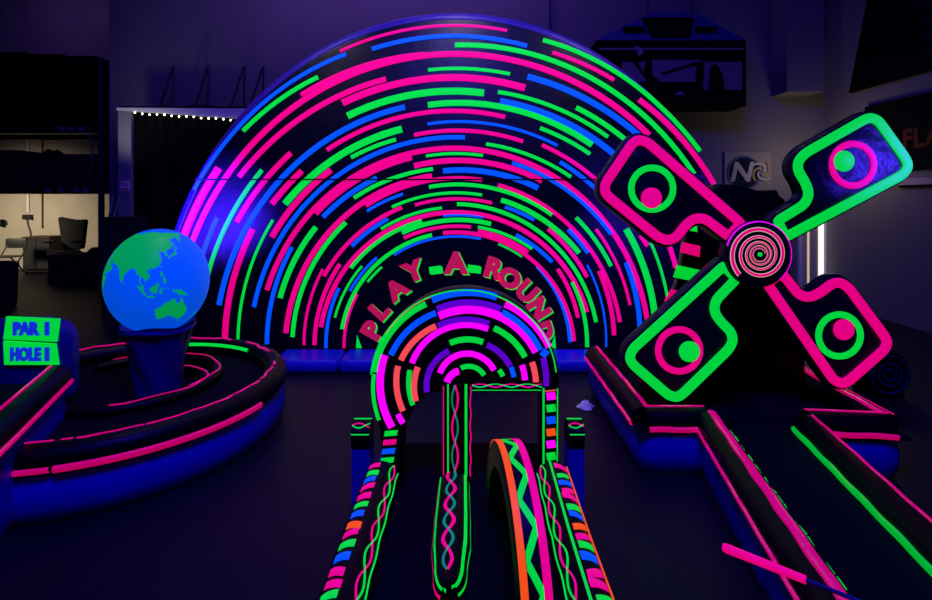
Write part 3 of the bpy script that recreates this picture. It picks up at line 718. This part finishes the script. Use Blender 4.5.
def hband(w0, w1, key, a0=0, a1=PI):
    b.grid([[HP(a0 + (a1 - a0) * i / 48, RO + e, w) for w, e in ((w0, 0), (w0 + .001, .003), (w1 - .001, .003), (w1, 0))] for i in range(49)], key)
hband(.002, .028, 'orange'); hband(TW - .030, TW - .002, 'pink')
nz = 15
for i in range(nz):
    a0, a1 = PI * i / nz, PI * (i + 1) / nz; wa, wb = (.030, TW - .030) if i % 2 else (TW - .030, .030); da = .058
    rows = []
    for j in range(8):
        q = j / 7; a = a0 + (a1 - a0) * q; w = wa + (wb - wa) * q
        rows.append([HP(min(PI, max(0, a + da * e)), RO + h, w) for e, h in ((-1, 0), (-.9, .003), (.9, .003), (1, 0))])
    b.grid(rows, 'green')
b.build('zigzag_pattern', t)

# ------------------------------------------------------------------ hole 3: windmill hole
t = hole3 = thing('windmill_golf_hole', (1.8, 3.0, 0), 'long dark golf hole with pink edged rails, running out from under the windmill', 'mini golf hole', 'inflatable golf holes')
# outline: wide part behind, narrow lane in front
A = dict(bl=(1.08, 4.55), fl=(1.06, 3.13), nl=(1.44, 3.13), el=(1.06, 1.15), er=(1.74, 1.15), nr=(2.14, 3.08), fr=(2.66, 3.03), br=(2.72, 4.50))
def rail3(nm, pts, z=.31, r=.08):
    p = resample([Vector((x, y, z)) for x, y in pts], 40); b = MB(); b.tube(p, r, 'black', 12); o = b.build(nm, t)
    return o, path_frames(p)
b = MB(); b.plan(rounded([A['bl'], A['fl'], A['nl'], A['nr'], A['fr'], A['br']], [.1, .15, 0, 0, .15, .1], 5), 0, .27, 'blue_vinyl', bulge=.04); b.build('wide_base', t)
b = MB()
nseg = 6
for i in range(nseg):
    q0, q1 = i / nseg, (i + 1) / nseg
    lp = lambda a, c, q: (a[0] + (c[0] - a[0]) * q, a[1] + (c[1] - a[1]) * q)
    b.plan(rounded([lp(A['nl'], A['el'], q0), lp(A['nl'], A['el'], q1), lp(A['nr'], A['er'], q1), lp(A['nr'], A['er'], q0)], .05, 3), 0, .26, 'blue_vinyl', bulge=.025)
b.build('lane_base', t)
b = MB(); b.plan([A['bl'], A['fl'], A['nl'], A['el'], A['er'], A['nr'], A['fr'], A['br']], .262, .278, 'deck'); b.build('deck', t)
def ins(p, dx, dy=0): return (p[0] + dx, p[1] + dy)
iv = .07
for nm, pts, sd, lanes in (
    ('side_rail', [ins(A['bl'], iv), ins(A['fl'], iv, .1)], 1, [(-18, 'piping_pink', .030, .012), (105, 'piping_pink', .03, .006)]),
    ('end_rail', [ins(A['fl'], iv, iv + .01), ins(A['nl'], iv, iv + .01)], 1, [(-18, 'piping_pink', .032, .012), (105, 'piping_pink', .022, .006)]),
    ('lane_rail', [ins(A['nl'], iv, 0.02), ins(A['el'], iv)], 1, [(-18, 'piping_pink', .020, .01), (98, 'piping_pink', .046, .008)]),
    ('lane_rail', [ins(A['nr'], -iv + .02, 0.02), ins(A['er'], -iv + .02)], -1, [(75, 'piping_pink', .016, .006), (190, 'piping_green', .034, .014)]),
    ('end_rail', [ins(A['nr'], -.02, iv + .01), ins(A['fr'], -iv, iv + .01)], 1, [(-18, 'piping_pink', .032, .012), (105, 'piping_pink', .026, .006)]),
    ('side_rail', [ins(A['fr'], -iv, .1), ins(A['br'], -iv)], 1, [(105, 'piping_pink', .03, .006), (60, 'piping_pink', .014, .006)])):
    o, (fr, LL) = rail3(nm, pts)
    for ang, key, w, lift in lanes:
        b = MB(); tape(b, fr, 0, LL, (lambda s, a=ang: a + 2 * math.sin(s * 23)), .08, sd, w, key, 60, lift); b.build('piping', o)
b = MB()
for i in range(26):
    q0 = i / 26; q1 = q0 + .030
    def lp2(q, e): return Vector((A['nl'][0] + .185 + (A['el'][0] - A['nl'][0]) * q + e * .012, A['nl'][1] + (A['el'][1] - A['nl'][1]) * q, .279))
    b.tube([lp2(q0, math.sin(i * 2.1) * .4), lp2(q1, math.sin(i * 1.7) * .4)], .0055, 'green', 5)
b.build('seam_stitching', t)

# windmill tower
WX = 2.0; WY = 3.72; s_ = 3.72 / F
def wz(py): return EYE - (py - HY) * s_
def wx(px): return (px - CX) * s_
t = mill = thing('windmill', (wx(738), WY + .25, .28), 'black inflatable windmill with four neon outlined sails and a spiral hub', 'windmill')
prof_l = [(700, 196), (692, 205), (688, 222), (684, 250), (676, 285), (662, 312), (643, 340), (639, 362), (639, 389)]
prof_r = [(807, 389), (806, 360), (802, 335), (797, 310), (793, 285), (791, 250), (789, 222), (786, 199), (781, 196), (778, 190), (765, 192), (740, 185), (724, 184)]
poly = [(wx(x), max(.282, wz(y))) for x, y in prof_l + prof_r]
b = MB(); b.slab(poly, WY, WY + .34, 'black', .02, lambda x, z, y: Vector((wx(738) + (x - wx(738)) * (1 - .85 * (y - WY)), y, z))); b.build('tower', t)
blocks = [('green', [(683,214),(696,208),(697,232),(681,229)]), ('pink', [(682,242),(700,246),(699,257),(680,252)]), ('green', [(677,265),(700,270),(692,281),(673,277)]), ('pink', [(671,289),(690,294),(682,304),(664,301)]), ('green', [(653,312),(672,316),(658,328),(645,326)]), ('pink', [(645,341),(658,345),(652,358),(640,357)])]
for key, pp in blocks:
    b = MB(); pl = [(wx(x), wz(y)) for x, y in pp]; b.slab(pl, WY - .008, WY, key, 0); b.build('edge_block', t, smooth=False)
# axle and hub
HY0 = 3.40; sh = (HY0 - .045) / F; HX, HZ = (757.5 - CX) * sh, EYE - (254 - HY) * sh
b = MB()
def disc(b, r, y0, y1, key, bev, cx=HX, cz=HZ, n=48): b.slab([(cx + r * math.cos(2*PI*i/n), cz + r * math.sin(2*PI*i/n)) for i in range(n)], y0, y1, key, bev)
disc(b, .10, HY0 + .02, WY + .01, 'black', .005); b.build('axle', t)
b = MB(); disc(b, 34 * sh, HY0 - .07, HY0 + .05, 'panel', .03); hub = b.build('hub', t)
b = MB()
yh = HY0 - .071
def spir(r0, r1, t0, t1, n=160): return [(HX + (r0 + (r1 - r0) * i / (n-1)) * sh * math.cos(t0 + (t1 - t0) * i / (n-1)), HZ + (r0 + (r1 - r0) * i / (n-1)) * sh * math.sin(t0 + (t1 - t0) * i / (n-1))) for i in range(n)]
# radius shrinks by a steady factor each turn
def spl(r0, turns, t0, n=260, f=.70): return [(HX + r0 * f ** (q * turns) * sh * math.cos(t0 - 2*PI*turns*q), HZ + r0 * f ** (q * turns) * sh * math.sin(t0 - 2*PI*turns*q)) for q in [i/(n-1) for i in range(n)]]
def spband(r0, turns, t0, wf, key, y, f=.70, n=260):
    rows = []
    for i in range(n):
        q = i / (n - 1); r = r0 * f ** (q * turns); a = t0 - 2*PI*turns*q; w = r * wf
        rows.append([Vector((HX + (r + w * e) * sh * math.cos(a), y - h, HZ + (r + w * e) * sh * math.sin(a))) for e, h in ((-.5, 0), (-.45, .002), (.45, .002), (.5, 0))])
    b.grid(rows, key)
spband(28.5, 4.6, -PI * .75, .18, 'cream', yh); spband(28.5, 4.6, -PI * .75, .12, 'pink', yh - .002); disc(b, 2.2 * sh, yh - .006, yh, 'green', 0, n=16)
b.build('spiral_pattern', hub)
b = MB(); b.band([(HX + 32 * sh * math.cos(a), HZ + 32 * sh * math.sin(a)) for a in [math.radians(-50 + 5 * i) for i in range(44)]], 2 * sh, HY0 - .055, .008, 'magenta'); b.build('edge_piping', hub)
# sails
PROF = [(34, 1), (167, 1), (176, 6), (177, 14), (171, 60), (166, 67), (158, 68), (90, 66), (80, 62), (76, 54), (77, 40), (75, 28), (66, 21), (34, 19)]
PR = [2, 8, 4, 6, 6, 6, 6, 6, 6, 8, 10, 10, 8, 2]
SAILS = [('green', 'pink', 28, 0.0, 1.0, (127.6, 32), (115, 33)), ('pink', 'green', 139, -14, .94, (0, 0), (0, 0)), ('green', 'pink', 222.4, -14, .94, (0, 0), (0, 0)), ('pink', 'green', 304.6, -9, .89, (0, 0), (0, 0))]
EYES = [((854.5, 164.6), (845, 161)), ((653, 188.6), (652, 198)), ((680, 351), (690, 352)), ((841, 336), (845, 330))]
for (c1, c2, ang, v0, us, _, _), (e0, e1) in zip(SAILS, EYES):
    ca, sa = math.cos(math.radians(ang)), math.sin(math.radians(ang))
    def uv(u, v): return (HX + sh * (u * us * ca - (v + v0) * sa), HZ + sh * (u * us * sa + (v + v0) * ca))
    line = [uv(u, v) for u, v in rounded(PROF, PR, 5)]
    yb = HY0 - .03
    body = offset2([tuple(p) for p in resample(line, 150, True)], 8.0 * sh)
    b = MB(); b.slab(body, yb, yb + .11, 'sail', .03); sl = b.build('sail', t)
    b = MB(); b.band([tuple(p) for p in resample(line, 170, True)], 9.8 * sh, yb, .012, c1, True); b.build('border', sl)
    ex, ez = (e0[0] - CX) * sh, EYE - (e0[1] - HY) * sh
    b = MB(); b.band([(ex + 21 * sh * math.cos(2*PI*i/48), ez + 21 * sh * math.sin(2*PI*i/48)) for i in range(48)], 6.5 * sh, yb, .008, c2, True); b.build('eye_ring', sl)
    ex, ez = (e1[0] - CX) * sh, EYE - (e1[1] - HY) * sh
    b = MB(); disc(b, 10.5 * sh, yb - .010, yb, c1, .003, ex, ez, 32); b.build('pupil', sl)

# putter lying over the rail
t = thing('putter', (1.1, 1.8, .4), 'golf putter with a pink grip, resting across the rail of the windmill lane', 'putter')
p0, p1 = atz(723, 547, .415), atz(806, 580, .425); p2 = p1 + (p1 - p0) * 1.0
b = MB(); b.tube([p0, p0.lerp(p1, .05), p1], [.013, .016, .013], 'pink', 12); b.build('grip', t)
b = MB(); b.tube([p1, p2], .007, 'slate', 8); b.build('shaft', t)
b = MB(); b.box((p2.x - .02, p2.y - .05, p2.z - .02), (p2.x + .02, p2.y + .05, p2.z + .02), 'dark', .5); b.build('club_head', t)

# blower fan beside the windmill and a rag on the floor
bc = Vector((at(886, 386, 4.4).x, 4.4, .20))
t = thing('blower_fan', (bc.x, bc.y, 0), 'dark round blower fan on the floor beyond the windmill hole', 'blower')
b = MB(); b.slab([(bc.x + .2 * math.cos(2*PI*i/32), bc.z + .2 * math.sin(2*PI*i/32)) for i in range(32)], 4.36, 4.62, 'black', .03); b.build('housing', t)
b = MB()
for r in (.05, .10, .16): b.band([(bc.x + r * math.cos(2*PI*i/32), bc.z + r * math.sin(2*PI*i/32)) for i in range(32)], .014, 4.36, .01, 'navy', True)
b.build('intake_grille', t)
b = MB(); b.box((bc.x - .14, 4.38, 0), (bc.x + .14, 4.60, .03), 'black'); b.build('foot', t, smooth=False)
rc = atz(586, 408, .0)
b = MB(); rows = []
for i in range(7):
    q = i / 6; rows.append([Vector((rc.x + (.07 - .05 * q) * math.cos(a) * (1 + .25 * math.sin(3 * a + i)), rc.y + (.06 - .04 * q) * math.sin(a), .004 + .05 * q + .012 * math.sin(4 * a + 2 * i) * q)) for a in [2*PI*j/18 for j in range(18)]])
b.grid(rows, 'white', close_v=True); b.add(rows[-1], [tuple(range(18))], 'white'); b.add(rows[0], [tuple(range(18))], 'white')
tag(b.build('crumpled_rag'), 'small crumpled white rag on the floor beside the twin lane', 'rag')

# ------------------------------------------------------------------ white booth frame with black curtain
BY = 7.5; kb = BY / F
def PB(px, py): return at(px, py, BY)
x0, x1 = PB(118, 0).x, PB(131, 0).x; zt = PB(0, 108).z; xr = -2.2
t = thing('curtain_booth', (x0, BY, 0), 'grey framed booth closed by a black curtain with tiny lights along its top', 'booth')
b = MB(); b.box((x0, BY, 0), (x1, BY + .12, zt), 'grey_post'); b.build('post', t, smooth=False)
b = MB(); b.box((xr, BY, 0), (xr + .18, BY + .12, zt - .1), 'grey_post'); b.build('post', t, smooth=False)
b = MB()
zl, zr = PB(0, 110.5).z, PB(0, 117.5).z
b.add([(x0, BY - .03, zl), (xr, BY - .03, zr - .1), (xr, BY - .03, zt - .02), (x0, BY - .03, zt), (x0, BY + .02, zl), (xr, BY + .02, zr - .1), (xr, BY + .02, zt - .02), (x0, BY + .02, zt)], [(0,1,2,3),(4,7,6,5),(0,4,5,1),(1,5,6,2),(2,6,7,3),(3,7,4,0)], 'white'); b.build('fascia', t, smooth=False)
b = MB(); rows = []
for i in range(2):
    rows.append([Vector((x1 + (xr - x1) * j / 120, BY + .06 + .025 * math.sin(j * .9), (.02, zt - .06)[i])) for j in range(121)])
b.grid(rows, 'black_cloth'); b.grid([[p + Vector((0, .02, 0)) for p in r] for r in rows], 'black_cloth'); b.build('curtain', t)
b = MB(); b.box((x0, BY + .02, zt - .005), (xr, BY + .75, zt + .03), 'dark'); b.build('roof', t, smooth=False)
for i in range(24):
    q = i / 24; x = x1 + .08 + q * 2.6; zz = zl + (zr - .1 - zl) * (x - x0) / (xr - x0)
    b = MB(); b.sphere((x, BY - .035, zz - .02 - .012 * math.sin(i * 2.3) ** 2), .012, 'bulb', 8, 6); b.build('light_bulb', t)
b = MB(); p = PB(121, 191); q = PB(130, 181); b.box((p.x, BY - .012, p.z), (q.x, BY, q.z), 'white'); sg = b.build('notice', t, smooth=False)
b = MB(); c = PB(125.5, 185); 
b.band([(c.x - .03 + .022 * math.cos(2*PI*i/16), c.z + .02 + .022 * math.sin(2*PI*i/16)) for i in range(16)], .012, BY - .012, .002, 'redsign', True)
b.band([(c.x + .02, c.z - .01), (c.x + .045, c.z + .035)], .014, BY - .012, .002, 'redsign'); b.box((c.x - .05, BY - .015, c.z - .075), (c.x + .05, BY - .012, c.z - .05), 'redsign')
b.build('notice_print', sg, smooth=False)
# struts and a bundle on the booth roof
zroof = zt + .032
first = None
for i, (xa, xb, nm) in enumerate(((159, 173, 'at the end over the post'), (196, 208, 'second from the post'), (233, 244, 'third from the post'), (252, 263, 'closest to the arch'))):
    yy = BY + .35; kk = yy / F
    base = Vector(((xb - CX) * kk, yy, zroof)); topz = EYE - (66 - HY) * kk
    if first is None:
        t = first = thing('leaning_strut', base, 'thin dark folding strut upright on the booth roof, ' + nm, 'strut', 'struts on the booth roof')
        b = MB(); b.tube([base, base + Vector((.01, 0, topz - zroof))], .016, 'dark', 6); b.build('upright', t)
        b = MB(); b.tube([base + Vector(((xa - xb) * kk, 0, .012)), base + Vector((0, 0, topz - zroof - .01))], .016, 'dark', 6); b.build('brace', t)
        b = MB(); b.box(base + Vector(((xa - xb) * kk - .02, -.03, 0)), base + Vector((.04, .03, .012)), 'dark'); b.build('foot', t, smooth=False)
    else:
        c = first.copy(); COL.objects.link(c); c.location = base; c['label'] = 'thin dark folding strut upright on the booth roof, ' + nm
        for ch in list(first.children):
            d = ch.copy(); COL.objects.link(d); d.parent = c
c = at(203, 104, BY + .6)
b = MB(); b.sphere((c.x, BY + .55, zroof + .055), .06, 'black_cloth', 20, 10, (6.0, 2.4, .9)); tag(b.build('cloth_bundle'), 'long low black cloth bundle lying behind the struts on the booth roof', 'bundle')

# ------------------------------------------------------------------ pallet rack and stored goods
KY = 9.3
def PK(px, py, y=KY): return at(px, py, y)
t = thing('pallet_rack', (PK(60, 0).x, KY, 0), 'tall dark pallet rack loaded with cartons, beside the curtained booth', 'rack')
xl, xrk = PK(-62, 0).x, PK(98, 0).x
zb1, zb2 = PK(0, 190).z, PK(0, 130).z
xe = PK(128, 0).x
for x in (xl, xrk, xe):
    for y in (KY, KY + 1.0):
        b = MB(); b.box((x, y, 0), (x + .075, y + .07, 4.3), 'rackpost'); b.build('upright', t, smooth=False)
for z in (zb1, zb2):
    for y in (KY - .01, KY + 1.02):
        b = MB(); b.box((xl + .07, y, z - .06), (xrk + .01, y + .05, z + .06), 'rackbeam'); b.build('beam', t, smooth=False)
    b = MB(); b.box((xl + .07, KY + .04, z + .03), (xrk, KY + 1.02, z + .06), 'dark'); b.build('shelf_deck', t, smooth=False)
    for y in (KY - .01, KY + 1.02):
        b = MB(); b.box((xrk + .08, y, z - .06), (xe + .01, y + .05, z + .06), 'rackbeam'); b.build('beam', t, smooth=False)
    b = MB(); b.box((xrk + .08, KY + .04, z + .03), (xe, KY + 1.02, z + .06), 'dark'); b.build('shelf_deck', t, smooth=False)
for z, py, xs in ((zb1, 190, (45, 58, 73, 83)), (zb2, 129, (59, 68, 79))):
    for x in xs:
        p = PK(x, py); b = MB(); b.box((p.x, KY - .016, p.z - .035), (p.x + .115, KY - .009, p.z + .04), 'silver_print'); b.build('shelf_tag', t, smooth=False)
b = MB(); b.tube([PK(90, 130, KY - .02), PK(91.5, 150, KY - .02), PK(92.5, 163, KY - .02), PK(90, 171, KY - .02), PK(90, 174, KY - .02)], .018, 'silver_print', 6, sy=.4); b.build('hanging_strap', t)
def carton(name, px0, px1, py0, py1, y, dep, zbase, label, cat='carton', key='carton', group=None, flaps=True, kk=None):
    a = at(px0, 0, y).x; c = at(px1, 0, y).x; z1 = at(0, py0, y).z
    t = thing(name, ((a + c) / 2, y + dep / 2, zbase), label, cat, group)
    b = MB(); b.box((a, y, zbase), (c, y + dep, z1), key); b.build('body', t, smooth=False)
    if flaps:
        b = MB(); m = (a + c) / 2; b.box((m - .03, y - .003, z1 - .12), (m + .03, y, z1), 'mustard'); b.box((m - .03, y - .003, z1), (m + .03, y + dep, z1 + .003), 'mustard'); b.build('tape', t, smooth=False)
    return t
g_ = 'cartons on the pallet rack'
zs1, zs2 = zb1 + .062, zb2 + .062
carton('storage_carton', -10, 18, 150, 0, KY + .1, .7, zs1, 'tall brown carton at the outer end of the lower rack shelf', group=g_)
carton('storage_carton', 20, 56, 160, 0, KY + .08, .7, zs1, 'brown carton standing in the middle of the lower rack shelf', group=g_)
carton('storage_carton', 58, 95, 154, 0, KY + .12, .7, zs1, 'brown carton next to the green rack upright, lower shelf', group=g_)
for xa, xb, yt, lb in ((-10, 26, 52, 'black wrapped load at the outer end of the upper rack shelf'), (28, 62, 54, 'black wrapped load in the middle of the upper rack shelf'), (64, 95, 56, 'black wrapped load next to the upright, upper rack shelf')):
    carton('wrapped_load', xa, xb, yt, 0, KY + .08, .75, zs2, lb, 'wrapped load', 'black_cloth', 'wrapped loads on the upper shelf', flaps=False)
carton('wrapped_load', 103, 125, 60, 0, KY + .08, .75, zs2, 'narrow black wrapped load above the booth post, upper rack shelf', 'wrapped load', 'black_cloth', 'wrapped loads on the upper shelf', flaps=False)
carton('storage_carton', 102, 125, 134, 0, KY + .1, .7, zs1, 'tall brown carton behind the booth post, lower rack shelf', group=g_)
b = MB(); c = at(38, 156, KY + .08)
rows = []
base = Vector((c.x, KY + .40, at(0, 160, KY + .08).z + .008))
for i in range(8):
    q = i / 7; rows.append([base + Vector(((.26 - .18 * q * q) * math.cos(a) * (1 + .12 * math.sin(3 * a)), (.18 - .12 * q) * math.sin(a), .20 * q + .03 * math.sin(2 * a) * q)) for a in [2*PI*j/24 for j in range(24)]])
b.grid(rows, 'black_cloth', close_v=True); b.add(rows[0], [tuple(range(24))], 'black_cloth'); b.add(rows[-1], [tuple(range(24))], 'black_cloth')
tag(b.build('black_bag'), 'slumped black bag lying on the middle carton of the lower rack shelf', 'bag')
# floor goods behind the rack
carton('floor_carton', 48, 73, 255, 0, 10.4, .6, 0, 'dark carton on the floor behind the rack, without anything on top', key='carton', group='cartons on the floor')
c2 = carton('floor_carton', 75, 106, 258, 0, 10.42, .6, 0, 'dark carton on the floor behind the rack, with a mustard cloth on top', key='carton', group='cartons on the floor')
case = carton('equipment_case', 102, 133, 217, 0, 7.08, .36, 0, 'dark grey equipment case standing before the grey booth post', 'case', 'chair', flaps=False)
for xa, xb in ((109, 113), (114, 119)):
    b = MB(); b.tube([at(xa, 217, 7.2) + Vector((0, 0, .004)), at(xb, 196, 7.2)], .012, 'silver_print', 6); b.build('handle', case)
b = MB(); b.box(at(104, 217, 7.08) + Vector((0, -.01, -.10)), at(131, 217, 7.08) + Vector((0, 0, -.02)), 'dark'); b.build('lid_edge', case, smooth=False)
z1 = at(0, 258, 10.42).z; xa, xb = at(76, 0, 10.42).x, at(105, 0, 10.42).x
b = MB(); rows = []
for i in range(7):
    q = i / 6; rows.append([Vector(((xa + xb) / 2 + (xb - xa) * .5 * (1 - .45 * q * q) * math.cos(a) * (1 + .06 * math.sin(5*a)), 10.72 + .26 * (1 - .4 * q) * math.sin(a), z1 + .006 + .17 * q + .02 * math.sin(3 * a + 4 * q) * q)) for a in [2*PI*j/28 for j in range(28)]])
b.grid(rows, 'mustard', close_v=True); b.add(rows[0], [tuple(range(28))], 'mustard'); b.add(rows[-1], [tuple(range(28))], 'mustard')
tag(b.build('mustard_cloth'), 'folded mustard yellow cloth lying on top of a floor carton', 'cloth')

# office chair
c = atz(65, 276, 0); c.z = 0
t = thing('office_chair', c, 'dark grey high backed office chair standing before the beige wall', 'chair')
b = MB()
for i in range(5):
    a = 2*PI*i/5 + .3; b.tube([c + Vector((0, 0, .10)), c + Vector((.3*math.cos(a), .3*math.sin(a), .065))], [.03, .018], 'dark', 8)
b.build('star_base', t)
for i in range(5):
    a = 2*PI*i/5 + .3; b = MB(); b.sphere(c + Vector((.3*math.cos(a), .3*math.sin(a), .03)), .03, 'dark', 10, 8); b.build('caster', t)
b = MB(); b.tube([c + Vector((0, 0, .09)), c + Vector((0, 0, .46))], .028, 'steel', 10); b.build('gas_post', t)
b = MB(); b.plan(rounded([(c.x - .25, c.y - .25), (c.x + .25, c.y - .25), (c.x + .25, c.y + .22), (c.x - .25, c.y + .22)], .08), .46, .56, 'chair', bulge=.03); b.build('seat', t)
b = MB(); b.slab(rounded([(c.x - .22, .58), (c.x + .24, .58), (c.x + .32, 1.26), (c.x + .05, 1.25), (c.x - .32, 1.32)], .06), c.y + .18, c.y + .30, 'chair', .03); b.build('backrest', t)
for s in (-1, 1):
    b = MB(); b.tube([c + Vector((s*.25, 0, .52)), c + Vector((s*.33, 0, .60)), c + Vector((s*.33, 0, .75))], .018, 'dark', 8); b.box(c + Vector((s*.34 - .05, -.18, .75)), c + Vector((s*.34 + .05, .12, .79)), 'dark'); b.build('armrest', t, smooth=False)
# folding chair
c = atz(8, 277, 0); c.z = 0
t = thing('folding_chair', c, 'black metal folding chair by the beige wall beside a dark cabinet', 'chair')
b = MB(); b.slab(rounded([(c.x - .22, .62), (c.x + .22, .62), (c.x + .22, .84), (c.x - .22, .84)], .05), c.y + .20, c.y + .23, 'dark', .008); b.build('backrest', t)
b = MB(); b.plan(rounded([(c.x - .21, c.y - .2), (c.x + .21, c.y - .2), (c.x + .21, c.y + .18), (c.x - .21, c.y + .18)], .05), .44, .465, 'dark'); b.build('seat', t)
for s in (-1, 1):
    b = MB(); b.tube([c + Vector((s*.23, -.25, 0)), c + Vector((s*.23, .2, .62)), c + Vector((s*.23, .215, .83))], .014, 'dark', 8); b.build('leg', t)
    b = MB(); b.tube([c + Vector((s*.20, .28, 0)), c + Vector((s*.20, -.15, .44))], .014, 'dark', 8); b.build('leg', t)
b = MB(); b.tube([c + Vector((-.2, .2, .09)), c + Vector((.2, .2, .09))], .01, 'dark', 6); b.build('crossbar', t)
# cabinet
a, e = at(23, 0, 12.0).x, at(50, 0, 12.0).x
t = thing('low_cabinet', ((a + e) / 2, 12.2, 0), 'low dark cabinet against the beige wall between two chairs', 'cabinet')
b = MB(); b.box((a, 12.0, .06), (e, 12.5, .80), 'dark'); b.build('body', t, smooth=False)
b = MB(); b.box((a - .02, 11.97, .80), (e + .02, 12.52, .83), 'carton'); b.build('top', t, smooth=False)
for i in range(2):
    m = a + (e - a) * i / 2; b = MB(); b.box((m + .01, 11.985, .08), (m + (e - a) / 2 - .01, 12.0, .78), 'chair'); o = b.build('door', t, smooth=False)
    b = MB(); b.box((m + .28, 11.975, .45), (m + .30, 11.985, .55), 'steel'); b.build('handle', o, smooth=False)
b = MB(); b.box((a + .02, 12.04, 0), (e - .02, 12.46, .06), 'dark'); b.build('plinth', t, smooth=False)
# bin
c = atz(3, 306, 0)
t = thing('waste_bin', (c.x, c.y, 0), 'tall dark brown waste bin on the floor near the rack', 'bin')
b = MB(); b.lathe([(.15, 0), (.175, .03), (.19, .62), (.195, .64)], (c.x, c.y, 0), 'carton', 28); b.build('body', t)
b = MB(); b.lathe([(.2, 0), (.2, .03), (.16, .07), (.05, .085)], (c.x, c.y, .64), 'dark', 28); b.build('lid', t)
# wall fittings
wy = FW
def PW(px, py): return at(px, py, FW - .03)
b = MB(); x = PW(27, 0).x; b.box((x, FW - .04, 1.4), (x + .05, FW, 4.5), 'white'); b.box((x + .36, FW - .03, 1.0), (x + .385, FW, 4.5), 'carton'); b.build('trim_4', smooth=False, kind='structure')
t = thing('wall_outlet', PW(28, 217), 'dark outlet box with a hanging cable on the beige wall', 'outlet')
p = PW(28, 217); b = MB(); b.box((p.x - .09, FW - .10, p.z - .06), (p.x + .11, FW - .042, p.z + .06), 'dark'); b.build('box', t, smooth=False)
b = MB(); b.tube([PW(27, 219), PW(28, 226), PW(30, 231), PW(31, 238)], .012, 'dark', 6); b.build('cable', t)
t = thing('wall_phone', PW(4, 222), 'small black wall phone mounted above the folding chair', 'phone')
p = PW(4, 223); b = MB(); b.box((p.x - .06, FW - .07, p.z - .05), (p.x + .06, FW - .0, p.z + .05), 'dark'); b.build('body', t, smooth=False)
b = MB(); b.box((p.x - .03, FW - .11, p.z - .09), (p.x + .04, FW - .07, p.z + .09), 'black_cloth'); b.build('handset', t, smooth=False)

# ------------------------------------------------------------------ light
def lamp(kind, name, loc, energy, col, to=None, size=.3, angle=60, blend=1.0, sy=None):
    l = bpy.data.lights.new(name, kind); l.energy = energy; l.color = col
    if kind == 'AREA':
        l.size = size
        if sy: l.shape = 'RECTANGLE'; l.size_y = sy
    else: l.shadow_soft_size = size
    if kind == 'SPOT': l.spot_size = math.radians(angle); l.spot_blend = blend
    o = bpy.data.objects.new(name, l); COL.objects.link(o); o.location = loc
    if to is not None: o.rotation_euler = (Vector(to) - Vector(loc)).to_track_quat('-Z', 'Y').to_euler()
    return o
for i, x in enumerate((-2.3, -.1, 2.0)):
    lamp('SPOT', 'arch_spot', (x, 4.15, 4.95), 85, (.95, .80, 1.0), (x * .9 - .1, 5.4, 1.6), .15, 96)
lamp('SPOT', 'uv_spot', (-4.95, 2.25, 1.45), 5600, (.045, .012, 1), (-2.82, 5.4, 1.62), .12, 20)
lamp('SPOT', 'uv_spot', (3.2, 4.75, 2.2), 240, (.09, .02, 1), (1.95, 5.4, 1.25), .1, 50)
lamp('SPOT', 'uv_spot', (4.85, 1.35, 2.22), 950, (.06, .025, 1), (3.02, 3.4, 1.93), .1, 20)
lamp('AREA', 'uv_flood', (0, .4, 6.4), 400, (.05, .02, 1), (0, 3.2, 0), 2.0)
lamp('AREA', 'uv_wall_wash', (-1.2, 6.9, 6.4), 58, (.36, .18, 1), (-1.2, 8.4, 4.4), 4.4, sy=.4)
lamp('SPOT', 'office_lamp', (-10.7, 9.8, 1.7), 330, (1, .86, .64), (-10.6, 12.6, .6), .2, 104, 1.0)
lamp('SPOT', 'booth_fill', (-5.0, 6.7, 2.35), 13, (1, .95, .88), (-4.8, 7.5, 2.95), .1, 95, 1.0)  # unseen fill light, added to brighten the booth's fascia and post
lamp('AREA', 'uv_wall_wash', (-9.2, 11.3, 6.6), 3.5, (.30, .16, 1), (-9.2, 12.6, 5.2), 3.0, sy=.4)  # small extra wash with no fixture, added to lift the dim far wall
lamp('POINT', 'door_lamp', (5.3, 7.6, 2.3), 13, (1, .80, .60), None, .2)
w = bpy.data.worlds.new('world'); scene.world = w; w.use_nodes = True
w.node_tree.nodes['Background'].inputs['Color'].default_value = (.10, .08, .22, 1)
w.node_tree.nodes['Background'].inputs['Strength'].default_value = .012
scene.view_settings.view_transform = 'Standard'; scene.view_settings.look = 'None'
scene.view_settings.exposure = 0; scene.view_settings.gamma = 1; scene.view_settings.use_curve_mapping = False
